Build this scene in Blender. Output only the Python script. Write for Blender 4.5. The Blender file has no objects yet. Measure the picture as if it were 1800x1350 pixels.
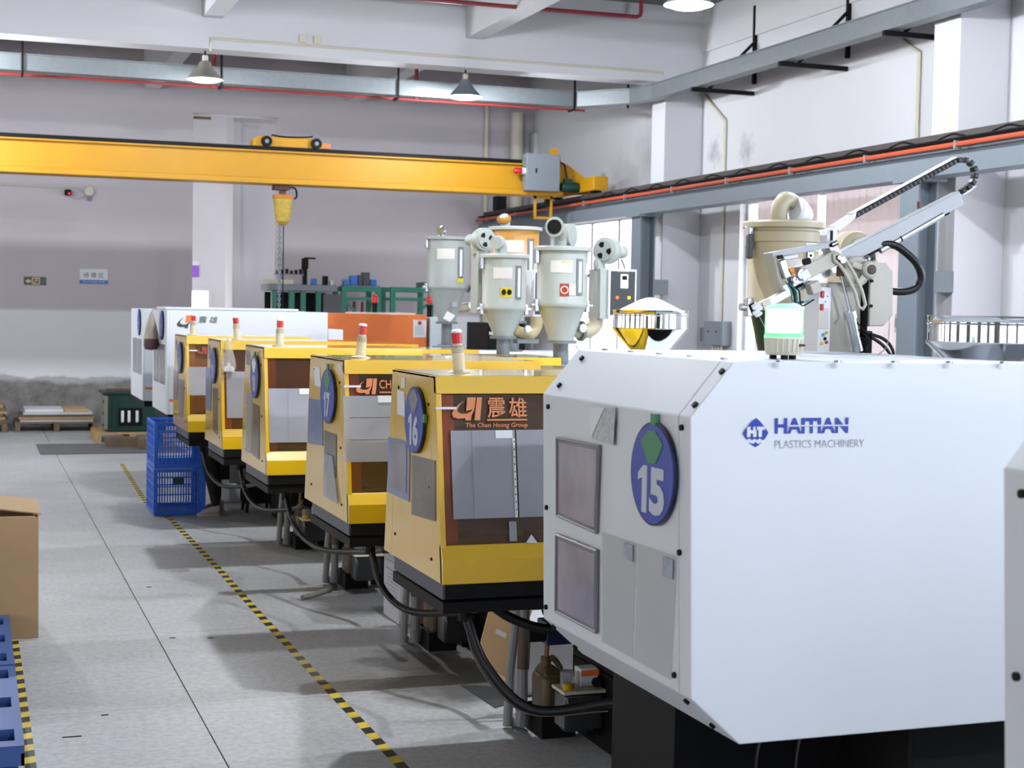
import bpy, bmesh, math, random
from mathutils import Vector, Matrix
random.seed(7)
SC = bpy.context.scene
COL = SC.collection

# ------------------------------------------------------------------ camera
cd = bpy.data.cameras.new('camera')
cam = bpy.data.objects.new('camera', cd)
COL.objects.link(cam)
yaw, pitch, roll = .341170, .0484428, -.017521
fw = Vector((math.sin(yaw)*math.cos(pitch), math.cos(yaw)*math.cos(pitch), -math.sin(pitch)))
rt = Vector((math.cos(yaw), -math.sin(yaw), 0))
dn = fw.cross(rt)
r2 = rt*math.cos(roll)+dn*math.sin(roll)
d2 = dn*math.cos(roll)-rt*math.sin(roll)
cam.matrix_world = Matrix(((r2.x, -d2.x, -fw.x, 0), (r2.y, -d2.y, -fw.y, 0), (r2.z, -d2.z, -fw.z, 1.75), (0, 0, 0, 1)))
cd.sensor_width = 36
cd.lens = 36*2680.15/1800
cd.dof.use_dof = True
cd.dof.focus_distance = 6.2
cd.dof.aperture_fstop = 6.3
cd.clip_end = 200
SC.camera = cam

# ------------------------------------------------------------------ light
w = bpy.data.worlds.new('daylight')
SC.world = w
w.use_nodes = True
w.node_tree.nodes['Background'].inputs[0].default_value = (.80, .88, 1, 1)
w.node_tree.nodes['Background'].inputs[1].default_value = 1.0
SC.view_settings.view_transform = 'Standard'
SC.view_settings.look = 'None'
SC.view_settings.exposure = 0.80
SC.view_settings.gamma = 1
SC.view_settings.use_curve_mapping = False
SC.cycles.max_bounces = 7
SC.cycles.diffuse_bounces = 1
SC.cycles.transparent_max_bounces = 12
SC.cycles.caustics_reflective = False
SC.cycles.caustics_refractive = False

WIN = 8.0       # brightness of the plain window panes along the right wall
WINL = 3.2      # windows along the left wall
BACKFILL = 3.5      # added unseen panes behind the camera, brightening the machine fronts
LAMP = 135.0    # watt of a hanging lamp


def area(name, loc, size, sy, power, rot, col=(1, 1, 1)):
    l = bpy.data.lights.new(name, 'AREA')
    l.shape = 'RECTANGLE'
    l.size, l.size_y, l.energy, l.color = size, sy, power, col
    o = bpy.data.objects.new(name, l)
    o.location = loc
    o.rotation_euler = rot
    COL.objects.link(o)
    return o


def lamp_light(x, y, z=4.13, power=LAMP):
    l = bpy.data.lights.new('lamp_light', 'POINT')
    l.energy, l.color, l.shadow_soft_size = power, (.90, .95, 1), .06
    o = bpy.data.objects.new('lamp_light', l)
    o.location = (x, y, z)
    COL.objects.link(o)


# the grid of pendant lamps under the beams (most of them outside the frame)
for lx, ly, k in ((2.39, 16.87, .25), (5.36, 16.87, 1), (5.36, 11.07, 1), (5.36, 6.7, 1.4), (5.36, -.53, 1.3), (2.39, 11.07, 1), (2.39, 6.7, 1.4), (2.39, -.53, 1.3), (-3.55, 16.87, .8), (-.58, 16.87, 1.3)):
    lamp_light(lx, ly, power=LAMP*k)


# ------------------------------------------------------------------ materials
def lin(h):
    h = h.lstrip('#')
    v = [int(h[i:i+2], 16)/255 for i in (0, 2, 4)]
    return tuple(c/12.92 if c <= .04045 else ((c+.055)/1.055)**2.4 for c in v)+(1,)


MATS = {}


def mat(name, col, rough=.5, metal=0, noise=.08, nscale=6, bump=0, bscale=60, alpha=1, emit=None, estr=0, spec=.5, coat=0, trans=0, ior=1.45):
    if name in MATS:
        return MATS[name]
    m = bpy.data.materials.new(name)
    m.use_nodes = True
    nt = m.node_tree
    b = nt.nodes['Principled BSDF']
    c = lin(col) if isinstance(col, str) else tuple(col)+(1,)
    b.inputs['Roughness'].default_value = rough
    b.inputs['Metallic'].default_value = metal
    b.inputs['Specular IOR Level'].default_value = spec
    b.inputs['Alpha'].default_value = alpha
    b.inputs['Coat Weight'].default_value = coat
    b.inputs['Transmission Weight'].default_value = trans
    b.inputs['IOR'].default_value = ior
    b.inputs['Base Color'].default_value = c
    if noise:
        tc = nt.nodes.new('ShaderNodeTexCoord')
        n = nt.nodes.new('ShaderNodeTexNoise')
        n.inputs['Scale'].default_value = nscale
        n.inputs['Detail'].default_value = 5
        nt.links.new(tc.outputs['Object'], n.inputs['Vector'])
        mx = nt.nodes.new('ShaderNodeMixRGB')
        mx.inputs[1].default_value = tuple(x*(1-noise*1.6) for x in c[:3])+(1,)
        mx.inputs[2].default_value = tuple(min(1, x*(1+noise)) for x in c[:3])+(1,)
        nt.links.new(n.outputs['Fac'], mx.inputs[0])
        nt.links.new(mx.outputs[0], b.inputs['Base Color'])
        if bump:
            n2 = nt.nodes.new('ShaderNodeTexNoise')
            n2.inputs['Scale'].default_value = bscale
            nt.links.new(tc.outputs['Object'], n2.inputs['Vector'])
            bp = nt.nodes.new('ShaderNodeBump')
            bp.inputs['Strength'].default_value = bump
            bp.inputs['Distance'].default_value = .01
            nt.links.new(n2.outputs['Fac'], bp.inputs['Height'])
            nt.links.new(bp.outputs[0], b.inputs['Normal'])
    if emit:
        b.inputs['Emission Color'].default_value = lin(emit) if isinstance(emit, str) else tuple(emit)+(1,)
        b.inputs['Emission Strength'].default_value = estr
    MATS[name] = m
    return m


def tinted(name, col, dens, rough=.05):
    """thin see-through plastic: part clear and tinted, part glossy"""
    m = bpy.data.materials.new(name)
    m.use_nodes = True
    nt = m.node_tree
    nt.nodes.remove(nt.nodes['Principled BSDF'])
    tr = nt.nodes.new('ShaderNodeBsdfTransparent')
    tr.inputs[0].default_value = lin(col)
    df = nt.nodes.new('ShaderNodeBsdfDiffuse')
    df.inputs[0].default_value = lin(col)
    gl = nt.nodes.new('ShaderNodeBsdfGlossy')
    gl.inputs['Roughness'].default_value = rough
    fr = nt.nodes.new('ShaderNodeFresnel')
    fr.inputs[0].default_value = 1.45
    a = nt.nodes.new('ShaderNodeMixShader')
    a.inputs[0].default_value = dens
    nt.links.new(tr.outputs[0], a.inputs[1])
    nt.links.new(df.outputs[0], a.inputs[2])
    b = nt.nodes.new('ShaderNodeMixShader')
    nt.links.new(fr.outputs[0], b.inputs[0])
    nt.links.new(a.outputs[0], b.inputs[1])
    nt.links.new(gl.outputs[0], b.inputs[2])
    nt.links.new(b.outputs[0], nt.nodes['Material Output'].inputs[0])
    MATS[name] = m
    return m


def glow(name, col, s):
    m = bpy.data.materials.new(name)
    m.use_nodes = True
    nt = m.node_tree
    nt.nodes.remove(nt.nodes['Principled BSDF'])
    e = nt.nodes.new('ShaderNodeEmission')
    e.inputs[0].default_value = lin(col)
    e.inputs[1].default_value = s
    nt.links.new(e.outputs[0], nt.nodes['Material Output'].inputs[0])
    MATS[name] = m
    return m


def nodes_of(m):
    nt = m.node_tree
    return nt, nt.nodes['Principled BSDF']


WHITE = mat('white machine paint', '#dde3ec', .42, noise=.025, nscale=2.5)
IVORY = mat('ivory robot paint', '#bcb9ae', .4, noise=.04)
YEL = mat('yellow machine paint', '#ecbd16', .33, noise=.05, nscale=4, coat=1)
YELC = mat('yellow crane paint', '#c48d0c', .5, noise=.07, nscale=3)
SKIRT = mat('dark grey sheet metal', '#4a4c55', .45)
BLACK = mat('black oily steel', '#09090b', .6, noise=.2, spec=.25)
RUBBER = mat('black rubber', '#0d0d0f', .38, noise=.1)
GREYM = mat('grey painted steel', '#7d858d', .5, noise=.06)
GALV = mat('galvanised steel', '#757b7f', .45, .3, noise=.12, nscale=25)
STEEL = mat('brushed steel', '#b9bcc0', .28, .9, noise=.06)
CHROME = mat('polished stainless', '#d4d6d8', .06, 1, noise=.02)
DRY = mat('light grey dryer enamel', '#aab0ac', .38, noise=.06, nscale=8)
BEIGE = mat('beige dryer enamel', '#b9b097', .4, noise=.08, nscale=8)
RUST = mat('heat stained amber enamel', '#c28a2e', .45, noise=.25, nscale=7)
PVC = mat('grey plastic pipe', '#8a8a8c', .4)
CREAM = mat('cream plastic', '#d3cdbb', .4, noise=.05)
RED = mat('red plastic', '#c4262b', .25, noise=.05)
REDDK = mat('dark red pipe paint', '#7c2230', .45)
REDP = mat('red pipe paint', '#8e3030', .45)
ORANGE = mat('orange paint', '#f07a33', .4, noise=.04)
ORRAIL = mat('orange conductor rail', '#c4593a', .45)
GREEN = mat('green painted steel', '#1d6e5c', .45, noise=.12)
GREENDK = mat('dark green oily steel', '#0f3a31', .5, noise=.25, nscale=9)
BLUE = mat('blue plate enamel', '#3a50b0', .3, noise=.06)
BLUEDK = mat('navy rim', '#141b45', .3)
BLUEP = mat('blue pallet plastic', '#3d5e9f', .45, noise=.07)
BLUEC = mat('blue crate plastic', '#2b6be6', .35, noise=.06)
BLUEB = mat('blue enamel', '#2f78cf', .4)
LOGOB = mat('blue logo print', '#2c43ae', .4, noise=0)
PRINT = mat('grey print', '#a3a8b4', .5, noise=0)
PRINTD = mat('dark print', '#2a2b30', .5, noise=0)
SALMON = mat('salmon print', '#e08a58', .45, noise=0)
REDPR = mat('red brown print', '#a8361c', .45, noise=0)
DIGIT = mat('pale digits', '#c3ccdc', .4, noise=0)
PAPER = mat('white paper', '#e8eaf0', .6, noise=.03)
CARD = mat('corrugated cardboard', '#b0916c', .75, noise=.05, nscale=14)
CARDL = mat('pale cardboard', '#cdab80', .75, noise=.04)
CARTW = mat('white carton board', '#cfd0d8', .6, noise=.03)
WOOD = mat('rough pallet wood', '#7d6a55', .8, noise=.25, nscale=12)
WOODL = mat('pale timber', '#c2a173', .75, noise=.2, nscale=14)
JUG = mat('brown oily plastic', '#5f5038', .42, noise=.3, nscale=14)
TANK = tinted('smoky plastic', '#4a4c4e', .55)
POCKET = mat('clear document sleeve', '#b7b1bd', .12, noise=.22, nscale=7, alpha=.6)
POCKETC = mat('milky plastic sleeve', '#c9ccd6', .2, noise=.12, nscale=5, alpha=.5)
POCKETB = mat('bluish plastic sleeve', '#8e9cc4', .15, noise=.15, nscale=12, alpha=.85)
POCKETD = mat('empty brownish sleeve', '#8d867c', .12, noise=.35, nscale=5, alpha=.75)
AMBER = tinted('amber acrylic', '#e8c4a2', .05)
CLEARY = tinted('clear acrylic', '#efdcb8', .06)
BAG = mat('clear bag', '#e8e4dc', .1, noise=.1, alpha=.32)
BAGB = mat('tan bag', '#b3a798', .3, noise=.15)
BAGR = mat('maroon bag contents', '#5b3f44', .5, noise=.3, nscale=30)
GRAN = mat('white resin granules', '#eef2f6', .7, noise=.06, nscale=160, bump=.5, bscale=260)
PLASTER = mat('white plaster', '#d8d8de', .75, noise=.035, nscale=1.2, bump=.05)
PANELB = mat('dark control panel', '#2c3433', .4)
TROUSERS = mat('black trousers', '#0f1014', .8)
SHOE = mat('grey brown shoe', '#b3a5ab', .7)
SOLE = mat('pale shoe sole', '#b5adb0', .6)
SHIRT = mat('dark work shirt', '#242a3a', .8)
SKIN = mat('skin', '#b98466', .5)
HAIR = mat('black hair', '#0b0a0a', .5)
LAMPG = glow('lamp glass', '#f2fff8', 14)
LAMPDIM = glow('dim lamp glass', '#f4fff6', 1.6)
PANE = glow('daylight pane', '#e4eeff', WIN)
PANEL = glow('high daylight pane', '#fffaf0', WINL)
PANEFILL = glow('back fill pane', '#e9f0ff', BACKFILL)
PANEN = glow('overcast daylight pane', '#fbfbff', 2.2)
INNERY = mat('yellow inner sheet', '#e9a51c', .5)


# ------------------------------------------------------------------ mesh helpers
class B:
    """collects polygons in world coordinates; built relative to its thing's base point"""
    def __init__(s, root=None):
        s.o = Vector(root.location) if root is not None else Vector((0, 0, 0))
        while root is not None and root.parent is not None:
            root = root.parent
            s.o = s.o+Vector(root.location)
        s.v, s.f = [], []

    def add(s, vs, fs):
        k = len(s.v)
        s.v += [Vector(p)-s.o for p in vs]
        s.f += [tuple(i+k for i in f) for f in fs]
        return s

    def box(s, x0, y0, z0, x1, y1, z1):
        return s.add([(x0, y0, z0), (x1, y0, z0), (x1, y1, z0), (x0, y1, z0), (x0, y0, z1), (x1, y0, z1), (x1, y1, z1), (x0, y1, z1)],
                     [(3, 2, 1, 0), (4, 5, 6, 7), (0, 1, 5, 4), (1, 2, 6, 5), (2, 3, 7, 6), (3, 0, 4, 7)])

    def hexa(s, p):
        return s.add(p, [(3, 2, 1, 0), (4, 5, 6, 7), (0, 1, 5, 4), (1, 2, 6, 5), (2, 3, 7, 6), (3, 0, 4, 7)])

    def beam(s, a, b, wd, ht, up=(0, 0, 1)):
        a, b = Vector(a), Vector(b)
        d = (b-a).normalized()
        up = Vector(up)
        if abs(d.dot(up)) > .98:
            up = Vector((1, 0, 0))
        sd = d.cross(up).normalized()*(wd/2)
        u = sd.cross(d).normalized()*(ht/2)
        return s.hexa([a-sd-u, a+sd-u, b+sd-u, b-sd-u, a-sd+u, a+sd+u, b+sd+u, b-sd+u])

    def prism(s, poly, axis, a, b):
        """poly in the two other axes (x,z)->Y, (y,z)->X, (x,y)->Z"""
        n = len(poly)

        def P(p, t):
            return {'X': (t, p[0], p[1]), 'Y': (p[0], t, p[1]), 'Z': (p[0], p[1], t)}[axis]
        return s.add([P(p, a) for p in poly]+[P(p, b) for p in poly],
                     [tuple(range(n))[::-1], tuple(range(n, 2*n))]+[(i, (i+1) % n, (i+1) % n+n, i+n) for i in range(n)])

    def plate(s, poly, o, u, v, t):
        """polygon in the plane o+u,v raised by t along u x v"""
        o, u, v = Vector(o), Vector(u).normalized(), Vector(v).normalized()
        nn = u.cross(v)
        n = len(poly)
        pts = [o+u*p[0]+v*p[1] for p in poly]
        return s.add(pts+[p+nn*t for p in pts], [tuple(range(n))[::-1], tuple(range(n, 2*n))]+[(i, (i+1) % n, (i+1) % n+n, i+n) for i in range(n)])

    def tube(s, pts, r, n=8, closed=False, cap=True):
        pts = [Vector(p) for p in pts]
        m = len(pts)
        rr = r if isinstance(r, (list, tuple)) else [r]*m
        vs, fs = [], []
        u = None
        for i, p in enumerate(pts):
            a = pts[i-1] if (i > 0 or closed) else p
            b = pts[(i+1) % m] if (i < m-1 or closed) else p
            d = (b-a).normalized()
            if u is None:
                u = d.cross(Vector((0, 0, 1)))
                if u.length < .1:
                    u = d.cross(Vector((1, 0, 0)))
            u = (u-d*u.dot(d)).normalized()
            v = d.cross(u)
            for k in range(n):
                t = 2*math.pi*k/n
                vs.append(p+(u*math.cos(t)+v*math.sin(t))*rr[i])
        last = m if closed else m-1
        for i in range(last):
            for k in range(n):
                j = (i+1) % m
                fs.append((i*n+k, i*n+(k+1) % n, j*n+(k+1) % n, j*n+k))
        if cap and not closed:
            fs.append(tuple(range(n))[::-1])
            fs.append(tuple((m-1)*n+k for k in range(n)))
        return s.add(vs, fs)

    def lathe(s, prof, c, axis=(0, 0, 1), n=28, closed=False):
        """prof: (radius, height) pairs; r=0 closes"""
        c, ax = Vector(c), Vector(axis).normalized()
        u = ax.orthogonal().normalized()
        v = ax.cross(u)
        vs, fs, rows = [], [], []
        for r, h in prof:
            if r < 1e-6:
                rows.append([len(vs)])
                vs.append(c+ax*h)
            else:
                rows.append(list(range(len(vs), len(vs)+n)))
                for k in range(n):
                    t = 2*math.pi*k/n
                    vs.append(c+ax*h+(u*math.cos(t)+v*math.sin(t))*r)
        pairs = list(zip(rows, rows[1:]))+([(rows[-1], rows[0])] if closed else [])
        for a, b in pairs:
            for k in range(n):
                j = (k+1) % n
                if len(a) == 1 and len(b) > 1:
                    fs.append((a[0], b[j], b[k]))
                elif len(b) == 1 and len(a) > 1:
                    fs.append((a[k], a[j], b[0]))
                elif len(a) > 1:
                    fs.append((a[k], a[j], b[j], b[k]))
        return s.add(vs, fs)

    def cyl(s, a, b, r, n=16, rb=None):
        a, b = Vector(a), Vector(b)
        d = b-a
        return s.lathe([(0, 0), (r, 0), (r if rb is None else rb, d.length), (0, d.length)], a, d, n)


def obj(name, b, m, parent=None, bevel=0, smooth=35, label=None, cat=None, group=None, kind=None, seg=2):
    me = bpy.data.meshes.new(name)
    me.from_pydata([tuple(v) for v in b.v], [], b.f)
    bm = bmesh.new()
    bm.from_mesh(me)
    bmesh.ops.recalc_face_normals(bm, faces=bm.faces)
    bm.to_mesh(me)
    bm.free()
    me.materials.append(m)
    if smooth:
        me.shade_smooth()
        me.set_sharp_from_angle(angle=math.radians(smooth))
    o = bpy.data.objects.new(name, me)
    COL.objects.link(o)
    if parent is not None:
        o.parent = parent
    else:
        o.location = b.o
    if bevel:
        md = o.modifiers.new('bevel', 'BEVEL')
        md.width, md.segments, md.limit_method, md.angle_limit = bevel, seg, 'ANGLE', math.radians(40)
        md.harden_normals = False
    return tag(o, label, cat, group, kind)


def tag(o, label=None, cat=None, group=None, kind=None):
    for k, v in (('label', label), ('category', cat), ('group', group), ('kind', kind)):
        if v:
            o[k] = v
    return o


def thing(name, label, cat, loc, group=None):
    o = bpy.data.objects.new(name, None)
    o.empty_display_size = .1
    o.location = loc
    COL.objects.link(o)
    return tag(o, label, cat, group)


def struct(name, b, m, parent=None, **k):
    return obj(name, b, m, parent, kind='structure' if parent is None else None, **k)


def copy_tree(o, loc, label=None, group=None):
    c = o.copy()
    COL.objects.link(c)
    c.location = loc
    if label:
        c['label'] = label
    if group:
        c['group'] = group
    for ch in list(o.children):
        d = ch.copy()
        COL.objects.link(d)
        d.parent = c
        for g in list(ch.children):
            e = g.copy()
            COL.objects.link(e)
            e.parent = d
    return c


def text(name, s, m, parent, o, u, v, wd, ht, bold=0, shear=0, t=.0012, font=None):
    """lettering fitted into wd x ht at corner o, running along u, upright along v"""
    cu = bpy.data.curves.new('lettering', 'FONT')
    cu.body = s
    cu.offset = bold
    cu.shear = shear
    cu.resolution_u = 3
    to = bpy.data.objects.new('lettering_source', cu)
    COL.objects.link(to)
    dg = bpy.context.evaluated_depsgraph_get()
    me = bpy.data.meshes.new_from_object(to.evaluated_get(dg))
    bpy.data.objects.remove(to)
    if not me.vertices:
        return None
    xs = [p.co.x for p in me.vertices]
    ys = [p.co.y for p in me.vertices]
    x0, x1, y0, y1 = min(xs), max(xs), min(ys), max(ys)
    u, v = Vector(u).normalized(), Vector(v).normalized()
    n = u.cross(v)
    b = B(parent)
    loc = Vector(o)
    vs = [loc+u*((p.co.x-x0)/(x1-x0)*wd)+v*((p.co.y-y0)/(y1-y0)*ht)+n*t for p in me.vertices]
    b.add(vs, [tuple(p.vertices) for p in me.polygons])
    bpy.data.meshes.remove(me)
    return obj(name, b, m, parent, smooth=0)


def ell(rx, ry, n=40, cx=0, cy=0):
    return [(cx+rx*math.cos(2*math.pi*i/n), cy+ry*math.sin(2*math.pi*i/n)) for i in range(n)]


def rect(x0, y0, x1, y1):
    return [(x0, y0), (x1, y0), (x1, y1), (x0, y1)]


def rrect(x0, y0, x1, y1, r, n=4):
    out = []
    for cx, cy, a in ((x1-r, y1-r, 0), (x0+r, y1-r, 90), (x0+r, y0+r, 180), (x1-r, y0+r, 270)):
        for i in range(n+1):
            t = math.radians(a+90*i/n)
            out.append((cx+r*math.cos(t), cy+r*math.sin(t)))
    return out


def spline(pts, k=8):
    """smooth path through points"""
    p = [Vector(q) for q in pts]
    p = [p[0]*2-p[1]]+p+[p[-1]*2-p[-2]]
    out = []
    for i in range(1, len(p)-2):
        for j in range(k):
            t = j/k
            a, b, c, d = p[i-1], p[i], p[i+1], p[i+2]
            out.append(.5*((2*b)+(c-a)*t+(2*a-5*b+4*c-d)*t*t+(3*b-a-3*c+d)*t**3))
    out.append(p[-2])
    return out
BOOM = mat('silver boom paint', '#b0b5bb', .35, noise=.04)
SLEEVEW = mat('clear film on white', '#e2e5ea', .18, noise=.05, nscale=6, alpha=.22)

# ------------------------------------------------------------------ room
XW, YW, XL, YB, ZC = 8.294, 22.6, -9.0, -9.0, 5.4

FLOORM = mat('polished concrete floor', '#a3a6aa', .42, noise=0)
nt, bs = nodes_of(FLOORM)
ge = nt.nodes.new('ShaderNodeNewGeometry')


def tex(scale, detail=4, rough=.6):
    n = nt.nodes.new('ShaderNodeTexNoise')
    n.inputs['Scale'].default_value, n.inputs['Detail'].default_value, n.inputs['Roughness'].default_value = scale, detail, rough
    nt.links.new(ge.outputs['Position'], n.inputs['Vector'])
    return n


def ramp(src, p):
    r = nt.nodes.new('ShaderNodeValToRGB')
    while len(r.color_ramp.elements) < len(p):
        r.color_ramp.elements.new(.5)
    for e, (x, c) in zip(r.color_ramp.elements, p):
        e.position, e.color = x, c
    nt.links.new(src, r.inputs[0])
    return r


def mixc(a, b, fac, mode='MIX'):
    m = nt.nodes.new('ShaderNodeMixRGB')
    m.blend_type = mode
    for i, x in ((1, a), (2, b)):
        if isinstance(x, tuple):
            m.inputs[i].default_value = x
        else:
            nt.links.new(x, m.inputs[i])
    if isinstance(fac, float):
        m.inputs[0].default_value = fac
    else:
        nt.links.new(fac, m.inputs[0])
    return m.outputs[0]


def grey(v, a=1):
    return (v, v, v, a)


big = ramp(tex(.8).outputs['Fac'], [(.3, (.43, .435, .445, 1)), (.7, (.55, .555, .565, 1))])
fine = ramp(tex(30, 3).outputs['Fac'], [(.35, grey(.84)), (.62, grey(1.06))])
spk = ramp(tex(95, 2).outputs['Fac'], [(.66, grey(0)), (.74, grey(1))])
spd = ramp(tex(70, 2, .5).outputs['Fac'], [(.26, grey(1)), (.33, grey(0))])
col = mixc(big.outputs[0], fine.outputs[0], 1.0, 'MULTIPLY')
col = mixc(col, (.62, .63, .64, 1), spk.outputs[0])
col = mixc(col, (.17, .17, .18, 1), spd.outputs[0])
# oil stains around the drip trays of the machines
stain = None
for (sx, sy, sr) in ((2.15, 6.75, .5), (2.2, 8.75, .45), (2.05, 7.2, .3)):
    sub = nt.nodes.new('ShaderNodeVectorMath')
    sub.operation = 'DISTANCE'
    wn = tex(3.5, 3)
    ad = nt.nodes.new('ShaderNodeVectorMath')
    ad.operation = 'MULTIPLY_ADD'
    nt.links.new(wn.outputs['Color'], ad.inputs[0])
    ad.inputs[1].default_value = (.5, .5, 0)
    nt.links.new(ge.outputs['Position'], ad.inputs[2])
    nt.links.new(ad.outputs[0], sub.inputs[0])
    sub.inputs[1].default_value = (sx+.25, sy+.25, .25*0)
    r = ramp(sub.outputs['Value'], [(sr*.6, grey(.75)), (sr, grey(0))])
    col = mixc(col, (.055, .05, .045, 1), r.outputs[0])
nt.links.new(col, bs.inputs['Base Color'])
rr_ = ramp(tex(2.2).outputs['Fac'], [(.3, grey(.34)), (.7, grey(.55))])
nt.links.new(rr_.outputs[0], bs.inputs['Roughness'])
bmp = nt.nodes.new('ShaderNodeBump')
bmp.inputs['Strength'].default_value = .08
nt.links.new(tex(40).outputs['Fac'], bmp.inputs['Height'])
nt.links.new(bmp.outputs[0], bs.inputs['Normal'])

JOINT = mat('dark floor joint', '#4a4b4e', .9)
fl = struct('floor', B().box(XL, YB, -.12, XW, YW+4, -.02), JOINT)
xs = [XL, -5.1, -2.09, .92, 3.93, XW]
ys = [YB]
y = 6.67-1.53*10
while y < YW+3.9:
    ys.append(y)
    y += 1.53
ys.append(YW+4)
cache = {}
for i in range(5):
    for j in range(len(ys)-1):
        ln = round(ys[j+1]-ys[j], 3)
        if (i, ln) not in cache:
            b = B().box(.003, .0012, -.03, xs[i+1]-xs[i]-.003, ln-.0012, 0)
            s0 = obj('floor_slab', b, FLOORM, fl, smooth=0)
            cache[(i, ln)] = s0.data
        else:
            s0 = bpy.data.objects.new('floor_slab', cache[(i, ln)])
            COL.objects.link(s0)
            s0.parent = fl
        s0.location = (xs[i], ys[j], 0)

# far wall colour: lavender grey above, whiter below, bare render at the foot
FARM = mat('far wall surface', '#c6c1c8', .8, noise=0)
nt, bs = nodes_of(FARM)
ge = nt.nodes.new('ShaderNodeNewGeometry')
sx = nt.nodes.new('ShaderNodeSeparateXYZ')
nt.links.new(ge.outputs['Position'], sx.inputs[0])


def zline(z, wob, scale, soft):
    n = tex(scale, 5)
    m = nt.nodes.new('ShaderNodeMath')
    m.operation = 'MULTIPLY_ADD'
    nt.links.new(n.outputs['Fac'], m.inputs[0])
    m.inputs[1].default_value = wob
    nt.links.new(sx.outputs['Z'], m.inputs[2])
    r = nt.nodes.new('ShaderNodeMapRange')
    nt.links.new(m.outputs[0], r.inputs[0])
    r.inputs[1].default_value = z+wob*.5-soft
    r.inputs[2].default_value = z+wob*.5+soft
    return r.outputs[0]


lav = mixc((.54, .50, .54, 1), (.62, .575, .62, 1), tex(.9).outputs['Fac'])
low_tone = mixc((.83, .845, .89, 1), (.88, .89, .93, 1), tex(1.5).outputs['Fac'])
render_ = mixc((.16, .152, .15, 1), (.33, .315, .31, 1), ramp(tex(3.5, 6, .7).outputs['Fac'], [(.35, grey(0)), (.65, grey(1))]).outputs[0])
col = mixc(low_tone, lav, zline(1.64, .02, 3, .025))
col = mixc((.5, .5, .53, 1), col, zline(.70, .3, 1.6, .02))
col = mixc(render_, col, zline(.62, .34, 1.4, .03))
nt.links.new(col, bs.inputs['Base Color'])
bmp = nt.nodes.new('ShaderNodeBump')
bmp.inputs['Strength'].default_value = .15
nt.links.new(tex(20).outputs['Fac'], bmp.inputs['Height'])
nt.links.new(bmp.outputs[0], bs.inputs['Normal'])

# right wall: white with grey scuffs near the pillar
RWM = mat('right wall paint', '#d6d6dd', .8, noise=0)
nt, bs = nodes_of(RWM)
ge = nt.nodes.new('ShaderNodeNewGeometry')
col = mixc((.66, .66, .70, 1), (.75, .75, .79, 1), tex(.9).outputs['Fac'])
for (px, py, pz, sr, k) in ((8.29, 18.2, 3.75, .55, .45), (8.29, 19.2, 3.6, .35, .3), (8.29, 16.35, 3.65, .2, .55), (8.29, 15.55, 3.62, .22, .55)):
    d = nt.nodes.new('ShaderNodeVectorMath')
    d.operation = 'DISTANCE'
    ad = nt.nodes.new('ShaderNodeVectorMath')
    ad.operation = 'MULTIPLY_ADD'
    nt.links.new(tex(5, 5, .7).outputs['Color'], ad.inputs[0])
    ad.inputs[1].default_value = (0, .5, .7)
    nt.links.new(ge.outputs['Position'], ad.inputs[2])
    nt.links.new(ad.outputs[0], d.inputs[0])
    d.inputs[1].default_value = (px, py+.25, pz+.35)
    r = ramp(d.outputs['Value'], [(0, grey(k)), (sr, grey(0))])
    col = mixc(col, (.22, .21, .22, 1), r.outputs[0])
nt.links.new(col, bs.inputs['Base Color'])

OPX0, OPX1, OPZ = 3.04, 4.296, 4.53
b = B()
b.box(XL, YW, 0, OPX0, YW+.24, ZC)
b.box(OPX1, YW, 0, XW+.24, YW+.24, ZC)
b.box(OPX0, YW, OPZ, OPX1, YW+.24, ZC)
struct('wall_far', b, FARM, smooth=0)
b = B().box(OPX0-2, YW+3.9, 0, OPX1+3, YW+4, ZC)
b.box(OPX0-2.1, YW+.24, 0, OPX0-2, YW+4, ZC)
b.box(OPX1+3, YW+.24, 0, OPX1+3.1, YW+4, ZC)
struct('wall_passage', b, PLASTER, smooth=0)
struct('passage_pillar', B().box(3.88, YW+1.6, 0, 4.6, YW+2.3, ZC), PLASTER, smooth=0)
struct('passage_ceiling', B().box(OPX0-2.1, YW+.24, 5.0, OPX1+3.1, YW+4, 5.1), PLASTER, smooth=0)
obj('lintel_strip', B().box(OPX0+.02, YW+.1, OPZ-.07, OPX0+.27, YW+.14, OPZ-.03), WOOD, kind='structure', smooth=0)
area('passage_fill', (6.3, YW+1.9, 2.6), 3.0, 2.6, 60, (0, math.radians(90), 0), (1, .98, 1))  # unseen fill light added to brighten the passage

area('passage_fill', (1.25, YW+2.6, 2.6), 2.4, 2.4, 30, (0, math.radians(-90), 0), (1, .97, .98))  # second added fill, lifts the dark side of the passage pillar

bays = [(17.05, 22.6), (11.25, 16.7), (5.45, 10.9), (-.35, 5.1), (-6.15, -.7)]
wins = [(18.35, 21.25), (12.42, 15.66), (6.7, 9.9), (.9, 4.1), (-4.9, -1.7)]
WZ0, WZ1 = .95, 3.06
b = B()
edges = [YB]+[e for wy in sorted(wins) for e in wy]+[YW]
for i in range(0, len(edges), 2):
    b.box(XW, edges[i], 0, XW+.24, edges[i+1], ZC)
for y0, y1 in wins:
    b.box(XW, y0, 0, XW+.24, y1, WZ0)
    b.box(XW, y0, WZ1, XW+.24, y1, ZC)
b.box(XW-.03, YB, 4.87, XW, YW, ZC)
struct('wall_right', b, RWM, smooth=0)

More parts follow.
